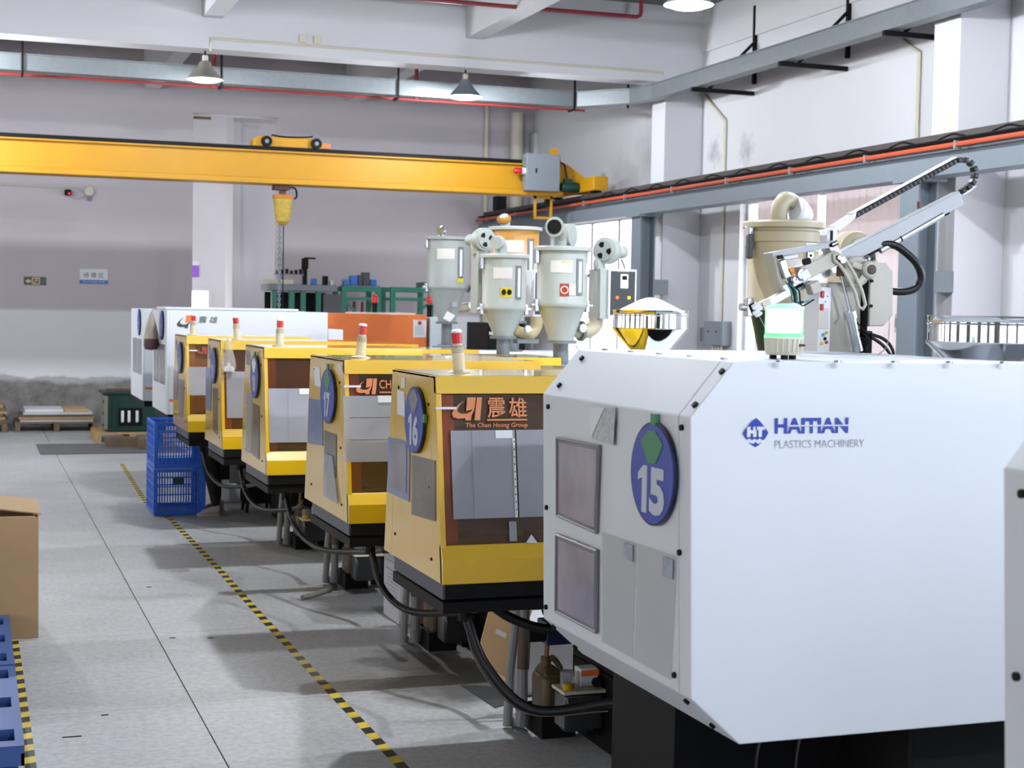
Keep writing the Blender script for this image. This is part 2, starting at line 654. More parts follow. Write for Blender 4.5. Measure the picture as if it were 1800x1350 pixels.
FRAMEM = mat('white window frame', '#dcdde2', .4)
for n, (y0, y1) in enumerate(wins):
    r = thing('window_%d' % (n+1), None, None, (XW+.1, y0, WZ0))
    r['kind'] = 'structure'
    b = B(r)
    for a, c in ((y0, y0+.06), (y1-.06, y1)):
        b.box(XW+.08, a, WZ0, XW+.15, c, WZ1)
    for a, c in ((WZ0, WZ0+.06), (WZ1-.06, WZ1)):
        b.box(XW+.08, y0+.06, a, XW+.15, y1-.06, c)
    obj('window_frame', b, FRAMEM, r)
    ym = [y0+(y1-y0)*k/3 for k in (0, 1, 2, 3)]
    for k in (1, 2):
        obj('mullion', B(r).box(XW+.085, ym[k]-.03, WZ0+.06, XW+.145, ym[k]+.03, WZ1-.06), FRAMEM, r)
    obj('transom', B(r).box(XW+.09, y0+.06, 2.24, XW+.14, y1-.06, 2.29), GREYM, r)
    for k in range(3):
        obj('pane', B(r).box(XW+.11, ym[k]+.03, WZ0+.06, XW+.118, ym[k+1]-.03, WZ1-.06), PANEN if n < 3 else PANE, r, smooth=0)
    obj('sill', B(r).box(XW-.05, y0-.04, WZ0-.04, XW+.08, y1+.04, WZ0), PLASTER, r)

LZ0, LZ1 = 1.0, 3.0
HALLW = mat('grey hall wall paint', '#707276', .8, noise=.05)
b = B()
b.box(XL-.24, YB, 0, XL, YW+.24, LZ0)
b.box(XL-.24, YB, LZ1, XL, YW+.24, ZC)
ly = [-8.2, -4.2, -.2, 3.8, 7.8, 11.8, 15.8, 19.8]
for k in range(9):
    a = YB if k == 0 else ly[k-1]+2.6
    c = YW+.24 if k == 8 else ly[k]
    b.box(XL-.24, a, LZ0, XL, c, LZ1)
struct('wall_left', b, HALLW, smooth=0)
for k, y0 in enumerate(ly):
    r = thing('window_%d' % (k+6), None, None, (XL-.1, y0, LZ0))
    r['kind'] = 'structure'
    obj('pane', B(r).box(XL-.12, y0, LZ0, XL-.11, y0+2.6, LZ1), PANEL, r, smooth=0)
    b = B(r)
    for a in (y0, y0+1.27, y0+2.54):
        b.box(XL-.11, a, LZ0, XL-.05, a+.06, LZ1)
    obj('window_frame', b, FRAMEM, r)
b = B()
b.box(XL-.24, YB-.24, 0, XW+.24, YB, .8)
b.box(XL-.24, YB-.24, 3.0, XW+.24, YB, ZC)
bx = [-6.4, -2.6, 1.2, 5.0]
for k in range(5):
    b.box(XL-.24 if k == 0 else bx[k-1]+3.0, YB-.24, .8, XW+.24 if k == 4 else bx[k], YB, 3.0)
struct('wall_back', b, HALLW, smooth=0)
for k, x0 in enumerate(bx):  # unseen glowing windows, added to light the faces turned to the camera
    r = thing('window_%d' % (k+15), None, None, (x0, YB-.1, .8))
    r['kind'] = 'structure'
    obj('pane', B(r).box(x0, YB-.12, .8, x0+3.0, YB-.11, 3.0), PANEFILL, r, smooth=0)
    b = B(r)
    for a in (x0, x0+1.47, x0+2.94):
        b.box(a, YB-.11, .8, a+.06, YB-.05, 3.0)
    obj('window_frame', b, FRAMEM, r)
struct('ceiling', B().box(XL-.24, YB-.24, ZC, XW+.24, YW+.24, ZC+.2), HALLW, smooth=0)

for y0 in (-6.5, -.7, 5.1, 10.9, 16.7):
    struct('ceiling_beam', B().box(XL, y0, 4.5, XW, y0+.35, ZC), PLASTER, smooth=0)
bya = [YB]+[v for y0 in (-6.5, -.7, 5.1, 10.9, 16.7) for v in (y0, y0+.35)]+[YW]
for x0 in (5.3, 2.335, -.64, -3.6, -6.6):
    for k in range(0, len(bya), 2):
        struct('ceiling_joist', B().box(x0, bya[k], 4.83, x0+.21, bya[k+1], ZC), PLASTER, smooth=0)
for y0 in (-.7, 5.1, 10.9, 16.67, 22.35):
    y1 = min(y0+.37, YW)
    struct('concrete_pillar', B().box(XW-.5 if y0 < 22 else XW-.06, y0, 0, XW, y1, 4.5), PLASTER, smooth=0, bevel=.006)
# pipes standing in the far right corner
p = thing('drain_pipe', 'thick pale vertical drain pipe in the far right corner', 'pipe', (7.98, 22.44, 0))
obj('pipe_length', B(p).cyl((7.98, 22.44, 0), (7.98, 22.44, 4.8), .10, 18), CREAM, p)
obj('collar', B(p).cyl((7.98, 22.44, 3.1), (7.98, 22.44, 3.22), .115, 18), CREAM, p)
obj('collar', B(p).cyl((7.98, 22.44, 1.0), (7.98, 22.44, 1.12), .115, 18), CREAM, p)
tag(obj('conduit', B().cyl((7.52, 22.56, 0), (7.52, 22.56, 4.9), .035, 10), CREAM), 'thin white vertical pipe on the far wall beside the drain pipe', 'pipe')

# pleated curtain behind the window grid of the second bay
CURT = mat('backlit pleated curtain', '#d2c6ca', .9, noise=.05, emit='#ffeef2', estr=.20)  # emission in the cloth stands in for daylight shining through
th = .006
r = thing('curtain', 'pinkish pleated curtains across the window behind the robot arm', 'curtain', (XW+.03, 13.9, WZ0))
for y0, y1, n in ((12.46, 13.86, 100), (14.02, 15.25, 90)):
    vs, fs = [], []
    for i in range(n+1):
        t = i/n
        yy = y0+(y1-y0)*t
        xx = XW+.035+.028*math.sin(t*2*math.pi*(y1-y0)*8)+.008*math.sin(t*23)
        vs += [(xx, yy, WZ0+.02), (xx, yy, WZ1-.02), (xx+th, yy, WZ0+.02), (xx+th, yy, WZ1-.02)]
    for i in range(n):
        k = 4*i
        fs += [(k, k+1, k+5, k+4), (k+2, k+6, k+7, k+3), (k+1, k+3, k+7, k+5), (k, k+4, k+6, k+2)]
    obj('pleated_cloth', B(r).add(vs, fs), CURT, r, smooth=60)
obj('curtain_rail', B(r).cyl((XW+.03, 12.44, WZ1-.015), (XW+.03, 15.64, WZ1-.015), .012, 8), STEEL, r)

# ------------------------------------------------------------------ services on walls and beams
def hang_lamp(x, y, lit, label):
    r = thing('pendant_lamp', label, 'lamp', (x, y, 4.19))
    obj('reflector', B(r).lathe([(.035, .2), (.06, .19), (.075, .14), (.115, .09), (.2, 0), (.195, 0), (.11, .083), (.06, .14), (.03, .17)], (x, y, 4.19), n=36), GREYM if lit else mat('grey brown lamp shade', '#8a857d', .5), r, smooth=50)
    obj('lamp_holder', B(r).cyl((x, y, 4.38), (x, y, 4.45), .032, 16), CREAM, r)
    obj('hook', B(r).cyl((x, y, 4.45), (x, y, 4.5), .01, 8), BLACK, r)
    obj('glass', B(r).lathe([(0, .012), (.187, .012), (.187, .002), (.13, -.022), (0, -.034)], (x, y, 4.19), n=32), LAMPG if lit else LAMPDIM, r)
    return r


hang_lamp(2.39, 16.87, 0, 'dim pendant lamp with brown grey shade, above the left of the crane girder')
hang_lamp(5.355, 16.87, 1, 'bright pendant lamp with grey shade in front of the cable tray')
hang_lamp(5.36, 11.07, 1, 'glaring white pendant lamp cut by the top edge of the photo')
r = thing('lamp_conduit', 'cream wiring conduit running along the big ceiling beam', 'conduit', (2.4, 16.68, 4.6))
obj('conduit_run', B(r).tube([(2.42, 16.680, 4.47), (2.42, 16.680, 4.607), (7.765, 16.680, 4.607), (7.765, 16.680, 4.44)], .013, 8), CREAM, r)
obj('junction_box', B(r).box(3.38, 16.67, 4.64, 3.46, 16.698, 4.72), CREAM, r, bevel=.004)
obj('junction_box', B(r).box(3.54, 16.67, 4.64, 3.62, 16.698, 4.72), CREAM, r, bevel=.004)

r = thing('sprinkler_pipe', 'dark red ceiling pipe with a hanger at the top of the photo', 'pipe', (6.7, 15, 4.88))
obj('pipe_run', B(r).tube([(-8.9, 15, 4.80), (6.66, 15, 4.882), (6.7, 15, 4.9), (6.707, 15, 4.95), (6.707, 15, 5.4)], .022, 10), REDDK, r)
obj('hanger', B(r).cyl((5.441, 15, 4.87), (5.441, 15, 5.4), .009, 8), BLACK, r)
obj('clamp', B(r).cyl((5.43, 15, 4.876), (5.452, 15, 4.876), .028, 12), BLACK, r)
r = thing('fire_pipe', 'thin red pipe with risers below the cable tray', 'pipe', (0, 17.85, 4.2))
obj('pipe_run', B(r).tube([(-8.9, 17.75, 4.235), (7.2, 17.75, 4.245)], .015, 8), REDP, r)
for x in (.24, 2.62, 5.02):
    obj('riser', B(r).cyl((x, 17.75, 4.24), (x, 17.75, 4.62), .022, 8), REDP, r)
    obj('sprinkler_head', B(r).cyl((x, 17.75, 4.62), (x, 17.75, 4.68), .012, 8), BLACK, r)

r = thing('cable_tray', 'grey steel cable tray crossing the hall and turning along the right wall', 'cable tray', (7.5, 16.7, 4.25))
path = [(-8.9, 17.55), (7.0, 17.55), (7.5, 16.95), (7.6, 16.5), (7.6, -8.8)]


def sweep(b, path, x0, x1, z0, z1):
    pts = [Vector((p[0], p[1], 0)) for p in path]
    vs, fs = [], []
    for i, p in enumerate(pts):
        d0 = (p-pts[i-1]).normalized() if i else (pts[1]-p).normalized()
        d1 = (pts[i+1]-p).normalized() if i < len(pts)-1 else d0
        n0 = Vector((-d0.y, d0.x, 0))
        n1 = Vector((-d1.y, d1.x, 0))
        m = (n0+n1).normalized()
        m = m/max(.3, m.dot(n0))
        for off, z in ((x0, z0), (x1, z0), (x1, z1), (x0, z1)):
            q = p+m*off
            vs.append((q.x, q.y, z))
    for i in range(len(pts)-1):
        for k in range(4):
            fs.append((4*i+k, 4*i+(k+1) % 4, 4*i+4+(k+1) % 4, 4*i+4+k))
    e = 4*(len(pts)-1)
    fs += [(3, 2, 1, 0), (e, e+1, e+2, e+3)]
    return b.add(vs, fs)


obj('tray_channel', sweep(B(r), path, -.07, .07, 4.25, 4.42), GALV, r, smooth=0, bevel=.004)
obj('tray_lid', sweep(B(r), path, -.078, .078, 4.42, 4.432), GALV, r, smooth=0)
for x in (.52, 2.66, 4.72, 6.95):
    obj('hanger_rod', B(r).box(x-.012, 17.46, 4.22, x+.012, 17.475, 5.4), BLACK, r)
    obj('hanger_foot', B(r).box(x-.012, 17.46, 4.2, x+.012, 17.66, 4.225), BLACK, r)
obj('hanger_rod', B(r).box(7.49, 17.1, 4.22, 7.515, 17.115, 5.4), BLACK, r)
for y in (15.37, 13.43, 11.6, 9.3, 7.2):
    obj('bracket_post', B(r).box(XW-.04, y-.02, 4.33, XW-.03+.03, y+.02, 5.2 if y > 14 else 5.3), BLACK, r)
    obj('bracket_arm', B(r).box(7.5, y-.02, 4.20, XW-.02, y+.02, 4.245), BLACK, r)
    obj('bracket_brace', B(r).beam((7.72, y, 4.245), (XW-.04, y, 4.78), .028, .028), BLACK, r)
for y, yt in ((16.04, 16.85), (12.19, 12.76)):
    c = thing('wall_conduit', 'cream conduit stepping down the right wall %s' % ('near the far pillar' if y > 14 else 'behind the robot boom'), 'conduit', (XW-.02, y, 2))
    obj('conduit_run', B(c).tube([(XW-.02, yt, 4.52), (XW-.02, y, 4.0 if y > 14 else 4.2), (XW-.02, y, 1.66)], .02, 8), CREAM, c)
    obj('conduit_clip', B(c).box(XW-.05, y-.03, 3.3, XW, y+.03, 3.33), CREAM, c)
r = thing('switch_box', 'grey switch box on the right wall between pillar and window', 'switch box', (XW-.06, 16.04, 1.38))
obj('enclosure', B(r).box(XW-.12, 15.8, 1.38, XW, 16.28, 1.66), GREYM, r, bevel=.006)
obj('side_box', B(r).box(XW-.09, 16.28, 1.42, XW, 16.44, 1.58), GREYM, r, bevel=.006)
for k in range(4):
    obj('cable_outlet', B(r).cyl((XW-.06, 15.92+.07*k, 1.28), (XW-.06, 15.92+.07*k, 1.38), .018, 8), CREAM, r)
for k in (0, 1):
    obj('screw', B(r).cyl((XW-.125, 15.95+.2*k, 1.54), (XW-.12, 15.95+.2*k, 1.54), .012, 8), BLACK, r)
r = thing('wall_socket', 'cream wall socket box beside the steel column behind the robot', 'socket', (XW-.04, 12.3, 1.6))
obj('socket_body', B(r).box(XW-.08, 12.2, 1.6, XW, 12.38, 1.78), CREAM, r, bevel=.01)
obj('socket_face', B(r).box(XW-.085, 12.27, 1.65, XW-.08, 12.36, 1.74), GREYM, r)
obj('cord', B(r).tube(spline([(XW-.06, 12.24, 1.6), (XW-.06, 12.2, 1.5), (XW-.1, 12.26, 1.42)]), .006, 6), BLACK, r)

# signs on the far wall
yf = YW-.012
r = thing('exit_sign', 'black exit sign with arrow and running figure on the far wall', 'sign', (.85, YW, 2.04))
obj('sign_board', B(r).box(.697, yf, 1.985, .997, YW, 2.1), mat('black sign', '#15171a', .3), r, bevel=.003)
o, u, v = (.697, yf, 1.985), (1, 0, 0), (0, 0, 1)
GOLD = mat('pale gold print', '#d8c690', .5, noise=0)
obj('arrow', B(r).plate([(.02, .055), (.065, .09), (.065, .07), (.1, .07), (.1, .04), (.065, .04), (.065, .02)], o, u, v, .002), GOLD, r, smooth=0)
obj('door_symbol', B(r).plate([(.11, .01), (.215, .01), (.215, .105), (.11, .105), (.11, .09), (.2, .09), (.2, .01+.012), (.125, .022), (.125, .09), (.11, .09)], o, u, v, .002), GOLD, r, smooth=0)
bb = B(r)
bb.plate(ell(.011, .011, 10, .172, .078), o, u, v, .002)
for q in (((.165, .068), (.15, .045)), ((.15, .045), (.172, .03)), ((.15, .047), (.135, .026)), ((.165, .066), (.185, .052)), ((.163, .066), (.142, .068))):
    p0, p1 = Vector((.697+q[0][0], yf-.001, 1.985+q[0][1])), Vector((.697+q[1][0], yf-.001, 1.985+q[1][1]))
    bb.beam(p0, p1, .007, .002, (0, 1, 0))
obj('running_figure', bb, GOLD, r, smooth=0)
text('lettering', 'EXIT', mat('dim sign print', '#7d7a6e', .5, noise=0), r, (.925, yf, 2.02), u, v, .055, .03)
r = thing('area_sign', 'white sign with Chinese words over a blue strip on the far wall', 'sign', (1.65, YW, 2.13))
obj('sign_board', B(r).box(1.454, yf, 2.02, 1.845, YW, 2.235), PAPER, r, bevel=.003)
obj('blue_strip', B(r).box(1.454, yf-.003, 2.02, 1.845, yf, 2.075), mat('sign blue', '#2f62b5', .4, noise=0), r)
text('lettering', '修 模 区', PRINTD, r, (1.51, yf, 2.105), u, v, .275, .075)
text('lettering', 'Mould Repair Area', PAPER, r, (1.50, yf-.003, 2.035), u, v, .30, .024)
r = thing('poster', 'small purple poster deep in the passage opening', 'poster', (3.4, YW+3.88, 2.3))
obj('poster_sheet', B(r).box(3.42, YW+3.885, 2.22, 3.68, YW+3.9, 2.42), mat('purple print', '#a06be0', .5, noise=.1, nscale=30), r)
obj('poster_heading', B(r).box(3.42, YW+3.883, 2.42, 3.68, YW+3.9, 2.49), PAPER, r)
r = thing('window_6', None, None, (3.4, YW+3.88, 1.2))
r.name = 'window_14'
r['kind'] = 'structure'
obj('pane', B(r).box(2.9, YW+3.87, .9, 3.83, YW+3.88, 1.98), glow('passage daylight pane', '#ffffff', 4), r, smooth=0)
bb = B(r)
for a, c, d, e in ((2.85, 2.9, .85, 2.03), (3.83, 3.88, .85, 2.03), (2.9, 3.83, .85, .9), (2.9, 3.83, 1.98, 2.03)):
    bb.box(a, YW+3.86, d, c, YW+3.9, e)
obj('window_frame', bb, FRAMEM, r)
r = thing('wall_camera', 'small black wall camera with a red light on the far wall', 'camera', (1.28, YW, 3.3))
obj('camera_body', B(r).box(1.24, YW-.12, 3.26, 1.33, YW-.02, 3.34), BLACK, r, bevel=.01)
obj('mount', B(r).cyl((1.285, YW-.02, 3.3), (1.285, YW, 3.3), .02, 8), BLACK, r)
obj('red_light', B(r).cyl((1.30, YW-.125, 3.285), (1.30, YW-.118, 3.285), .013, 8), glow('red lamp', '#ff2030', 3), r)
r = thing('wall_fan_bracket', 'white wall bracket with loose cables beside the camera', 'bracket', (1.58, YW, 3.3))
obj('round_plate', B(r).cyl((1.58, YW-.05, 3.33), (1.58, YW, 3.33), .065, 16), CREAM, r)
obj('clip', B(r).box(1.55, YW-.08, 3.2, 1.59, YW-.02, 3.27), GREYM, r)
obj('loose_cable', B(r).tube(spline([(1.33, YW-.03, 3.38), (1.42, YW-.03, 3.37), (1.47, YW-.03, 3.31), (1.55, YW-.03, 3.30)]), .006, 6), CREAM, r)
obj('loose_cable', B(r).tube(spline([(1.34, YW-.03, 3.24), (1.42, YW-.03, 3.22), (1.5, YW-.03, 3.26), (1.58, YW-.03, 3.27)]), .006, 6), CREAM, r)
obj('wall_wire', B(r).tube([(-3, YW-.012, 3.42), (1.3, YW-.012, 3.36)], .008, 6), CREAM, r)

# ------------------------------------------------------------------ travelling crane
r = thing('crane_runway', 'long grey steel crane runway beam with an orange rail along the right wall', 'runway beam', (7.5, 16, 0))
RB = mat('blue grey steel beam', '#737d88', .5, noise=.05)
obj('runway_web', B(r).box(7.46, -8.8, 3.05, 7.54, 22.5, 3.17), RB, r)
obj('bottom_flange', B(r).box(7.40, -8.8, 2.90, 7.60, 22.5, 3.055), RB, r, bevel=.006)
obj('top_flange', B(r).box(7.38, -8.8, 3.165, 7.62, 22.5, 3.185), mat('rusty brown steel', '#4d4545', .7, noise=.2), r)
obj('crane_rail', B(r).box(7.47, -8.8, 3.185, 7.53, 22.5, 3.25), mat('rusty brown steel', '#4d4545', .7), r)
obj('conductor_rail', B(r).tube([(7.36, -8.8, 3.125), (7.36, 22.5, 3.125)], .021, 8), ORRAIL, r)
obj('trailing_cable', B(r).tube([(7.37, -8.8, 3.17), (7.37, 22.4, 3.17)], .013, 6), BLACK, r)
for k in range(22):
    y = 22 - k*1.3
    obj('rail_clip', B(r).box(7.34, y-.012, 3.09, 7.4, y+.012, 3.155), GREYM, r)
for k in range(14):
    y = 17.6 - k*.7
    obj('loose_cable', B(r).tube(spline([(7.4, y, 3.19), (7.39, y-.2, 3.215), (7.4, y-.3, 3.2), (7.41, y-.36, 3.185)], 5), .008, 5), BLACK, r)
obj('end_stop', B(r).box(7.45, 21.8, 3.25, 7.6, 22.0, 3.46), BLACK, r)
for y0, nm in ((16.36, 'far'), (10.78, 'near')):
    c = thing('steel_column', 'blue grey H column under the crane runway, %s' % ('beside the far pillar' if nm == 'far' else 'behind the robot boom'), 'column', (7.5, y0+.2, 0))
    obj('column_web', B(c).box(7.42, y0+.2, 0, 7.58, y0+.22, 2.9), RB, c)
    obj('column_flange', B(c).box(7.40, y0+.08, 0, 7.42, y0+.34, 2.9), RB, c, bevel=.003)
    obj('column_flange', B(c).box(7.58, y0+.08, 0, 7.60, y0+.34, 2.9), RB, c, bevel=.003)
    obj('wall_bracket', B(c).box(7.6, y0+.1, 1.96, 7.79, y0+.3, 2.14), GREYM, c, bevel=.004)
    obj('cap_plate', B(c).box(7.36, y0+.02, 2.875, 7.64, y0+.40, 2.9), RB, c)
    obj('base_plate', B(c).box(7.33, y0, 0, 7.67, y0+.42, .02), RB, c)

r = thing('overhead_crane', 'yellow overhead travelling crane girder spanning the hall', 'crane', (3.5, 18.6, 3.2))
GY = 18.6
obj('girder_web', B(r).box(-8.6, GY-.06, 3.29, 7.2, GY+.06, 3.62), YELC, r)
obj('bottom_flange', B(r).box(-8.6, GY-.17, 3.225, 7.2, GY+.17, 3.295), YELC, r, bevel=.008)
obj('girder_top', B(r).box(-8.6, GY-.12, 3.61, 7.2, GY+.12, 3.63), YELC, r)
obj('trolley_rail', B(r).box(-8.6, GY-.13, 3.63, 6.64, GY-.05, 3.675), BLACK, r)
obj('end_plate', B(r).prism([(7.08, 3.27), (7.08, 3.84), (7.15, 3.85), (7.22, 3.66), (7.30, 3.65), (7.56, 3.48), (7.56, 3.27)], 'Y', GY-.05, GY+.05), YELC, r)
tr = obj('end_truck', B(r).box(7.40, 17.9, 3.28, 7.60, 19.6, 3.46), YELC, r, bevel=.012)
for y in (18.05, 19.4):
    obj('wheel', B(r).cyl((7.44, y, 3.323), (7.56, y, 3.323), .07, 20), BLACK, tr)
obj('buffer_box', B(r).box(7.5, 18.36, 3.262, 7.77, 18.55, 3.44), YELC, r, bevel=.008)
obj('wheel_hub', B(r).cyl((7.645, 18.34, 3.35), (7.645, 18.365, 3.35), .05, 18), BLACK, r)
mt = obj('drive_motor', B(r).lathe([(0, 0), (.05, .005), (.062, .05), (.065, .2), (.055, .29), (.02, .3), (.02, .36), (0, .36)], (7.15, 18.40, 3.345), (1, 0, 0), 20), GREENDK, r)
obj('motor_terminal', B(r).box(7.2, 18.36, 3.395, 7.3, 18.44, 3.45), GREENDK, mt)
obj('motor_cable', B(r).tube(spline([(7.12, 18.42, 3.66), (7.2, 18.41, 3.63), (7.22, 18.4, 3.52), (7.24, 18.4, 3.44)]), .012, 6), BLACK, mt)
cb = obj('control_cabinet', B(r).box(6.645, 18.3, 3.275, 7.1, 18.46, 3.745), GREYM, r, bevel=.008)
obj('cabinet_lock', B(r).box(6.765, 18.288, 3.5, 6.78, 18.3, 3.56), BLACK, cb)
al = obj('alarm_lamp', B(r).lathe([(0, 0), (.035, 0), (.035, .05), (.04, .055), (.04, .13), (.025, .155), (0, .16)], (6.65, 18.36, 3.52), (-1, 0, 0), 16), RED, r)
obj('alarm_base', B(r).cyl((6.60, 18.36, 3.52), (6.645, 18.36, 3.52), .042, 16), PAPER, al)
bb = B(r)
for q in ((6.83, 3.225, 6.86, 2.95), (7.05, 3.225, 7.08, 2.96)):
    bb.box(q[0], 18.5, q[3], q[2], 18.53, q[1])
bb.box(6.83, 18.5, 2.93, 7.08, 18.53, 2.96)
bb.box(6.83, 18.5, 3.19, 7.08, 18.53, 3.225)
obj('collector_frame', bb, YELC, r)
obj('collector_shoe', B(r).box(6.99, 18.5, 3.1, 7.04, 18.56, 3.19), BLACK, r)
tl = obj('trolley', B(r).prism([(3.2, 3.675), (3.2, 3.76), (3.27, 3.80), (3.92, 3.80), (4.0, 3.76), (4.06, 3.76), (4.06, 3.675)], 'Y', GY-.1, GY+.12), YELC, r, bevel=.01)
for x in (3.36, 3.97):
    obj('trolley_wheel', B(r).cyl((x, GY-.15, 3.735), (x, GY-.1, 3.735), .065, 22), BLACK, tl)
    obj('wheel_cap', B(r).cyl((x, GY-.158, 3.735), (x, GY-.15, 3.735), .025, 14), GREYM, tl)
obj('tow_hook', B(r).box(4.06, GY-.06, 3.69, 4.16, GY+.02, 3.75), ORANGE, tl)
obj('trolley_cable', B(r).tube(spline([(3.42, GY-.11, 3.815), (3.6, GY-.11, 3.80), (3.85, GY-.11, 3.81), (3.93, GY-.11, 3.825)]), .01, 6), BLACK, tl)

r = thing('chain_hoist', 'scuffed yellow chain hoist bag hanging from the crane girder', 'hoist', (3.58, GY, 2.7))
obj('hoist_hanger', B(r).box(3.55, GY-.03, 3.1, 3.62, GY+.03, 3.22), mat('brown steel', '#6b4a3a', .6), r)
obj('suspension_trolley', B(r).box(3.47, GY-.1, 3.165, 3.66, GY+.1, 3.222), mat('maroon steel', '#4b2026', .5), r)
obj('cable_clip', B(r).tube(spline([(3.66, GY, 3.2), (3.74, GY, 3.19), (3.76, GY, 3.1), (3.73, GY, 3.06)]), .012, 6), BLACK, r)
BAGY = mat('scuffed yellow canvas', '#b89d42', .7, noise=.35, nscale=16)
nt, bs = nodes_of(BAGY)
obj('chain_bag', B(r).hexa([(3.505, GY-.06, 2.82), (3.675, GY-.06, 2.80), (3.675, GY+.06, 2.80), (3.505, GY+.06, 2.82), (3.475, GY-.075, 3.08), (3.70, GY-.075, 3.08), (3.70, GY+.075, 3.08), (3.475, GY+.075, 3.08)]), BAGY, r, bevel=.03, seg=3)
obj('bag_bottom', B(r).lathe([(.09, .1), (.085, .05), (.05, .01), (0, 0)], (3.59, GY, 2.735), n=16), BAGY, r)
obj('bag_top', B(r).box(3.475, GY-.078, 3.06, 3.70, GY+.078, 3.105), mat('orange canvas', '#b8762a', .7, noise=.15), r)
link = None
for k in range(34):
    z = 2.72-k*.034
    if z < 1.55:
        break
    if link is None or k < 2:
        a, bq = (.016, 0) if k % 2 == 0 else (0, .016)
        pts = [(a*math.cos(t)*1.0, bq*math.cos(t), .026*math.sin(t)) for t in [i*math.pi/5 for i in range(10)]]
        root0 = bpy.data.objects.new('tmp', None)
        me_o = obj('chain_link', B().tube(pts, .007, 5, closed=True), GREYM, r)
        bpy.data.objects.remove(root0)
        if k == 0:
            link = me_o
            lk0 = me_o.data
        else:
            lk1 = me_o.data
    else:
        me_o = bpy.data.objects.new('chain_link', lk0 if k % 2 == 0 else lk1)
        COL.objects.link(me_o)
        me_o.parent = r
    me_o.location = Vector((3.555, GY, z))-Vector(r.location)
obj('pendant_cable', B(r).tube([(3.60, GY, 2.8), (3.60, GY, 1.4)], .007, 6), BLACK, r)
obj('load_hook', B(r).tube(spline([(3.555, GY, 1.57), (3.555, GY, 1.5), (3.6, GY, 1.45), (3.58, GY, 1.4), (3.53, GY, 1.41)]), .014, 8), BLACK, r)


# ------------------------------------------------------------------ yellow injection moulding machines
def pocket(parent, X, Y, quad, m, n='document_pocket', t=.004, curl=0):
    """clear sleeve on an end panel (quad in y,z from the near bottom corner, facing -X)"""
    b = B(parent)
    b.add([(X-.001, Y+p[0], p[1]) for p in quad]+[(X-t, Y+p[0], p[1]) for p in quad], [(0, 1, 2, 3), (7, 6, 5, 4), (0, 4, 5, 1), (1, 5, 6, 2), (2, 6, 7, 3), (3, 7, 4, 0)])
    return obj(n, b, m, parent, smooth=0)


def sheet(parent, X, Y, quad, m, n='paper_sheet'):
    return pocket(parent, X, Y, quad, m, n, .0025)


def disc(parent, X, yc, zc, ry, rz, num, pent, digits_z, dh, dw, pz, tabm, tabpos):
    o, u, v = (X, yc, zc), (0, -1, 0), (0, 0, 1)
    d = obj('number_disc', B(parent).plate(ell(ry, rz, 48), (X-.004, yc, zc), u, v, .010), BLUEDK, parent, smooth=0)
    obj('disc_face', B(parent).plate(ell(ry-.006, rz-.006, 48), (X-.0135, yc, zc), u, v, .002), BLUE, d, smooth=0)
    if num:
        uw = sum(.62 if c == '1' else 1 for c in num)+.16*(len(num)-1)
        at = 0
        for c in num:
            cw = dw*(.62 if c == '1' else 1)/uw
            oo = (X-.0155, yc+dw/2-at, digits_z)
            if c == '1':
                obj('digits', B(parent).plate([(cw*.98, 0), (cw*.98, dh), (cw*.55, dh), (0, dh*.82), (0, dh*.66), (cw*.45, dh*.74), (cw*.45, 0)], oo, u, v, .0015), DIGIT, d, smooth=0)
            else:
                text('digits', c, DIGIT, d, oo, u, v, cw, dh, bold=.05)
            at += cw+dw*.16/uw
    if pent:
        q = ry/.137
        obj('status_tag', B(parent).plate([(-.068*q, .004+pz), (-.024*q, -.05+pz), (.024*q, -.05+pz), (.068*q, .004+pz), (.02*q, .036+pz), (-.02*q, .036+pz)], (X-.0155, yc, zc), u, v, .002), pent, d, smooth=0)
    if tabpos:
        obj('green_tab', B(parent).box(X-.016, yc+tabpos[0]-.014, zc+tabpos[1], X-.006, yc+tabpos[0]+.014, zc+tabpos[1]+.03), tabm, d)
    return d


GRT = mat('green tag', '#3f8a63', .4, noise=.1)
GYT = mat('grey tag', '#8d8d92', .5, noise=.4, nscale=60)


def tower(parent, x, y, z, lean, hgt=.165):
    """segmented status light pole, leaning"""
    top = Vector((x+lean[0], y, z+hgt))
    base = Vector((x, y, z))
    ax = top-base
    k = hgt/.165
    p = obj('status_light', B(parent).lathe([(0, 0), (.045, 0), (.045, .006), (.024, .01), (.0235, .06), (.0225, .06), (.0225, .0625), (.0235, .0625), (.0235, .095), (.019, .105), (.019, .112), (0, .112)], base, ax, 20), CREAM, parent)
    obj('red_lens', B(parent).cyl(base+ax*(.112/.165), base+ax*(.153/.165), .0195, 20), RED, p)
    obj('lens_cap', B(parent).lathe([(.0205, 0), (.0205, .008), (.012, .012), (0, .013)], base+ax*(.153/.165), ax, 20), PAPER, p)
    for i in range(5):
        obj('ring', B(parent).lathe([(.0235, 0), (.025, .001), (.0235, .002)], base+ax*((.078+.006*i)/.165), ax, 20, closed=True), mat('grey brown ring', '#6f6c60', .5), p)  # thin darker rings around the cream pole
    return p


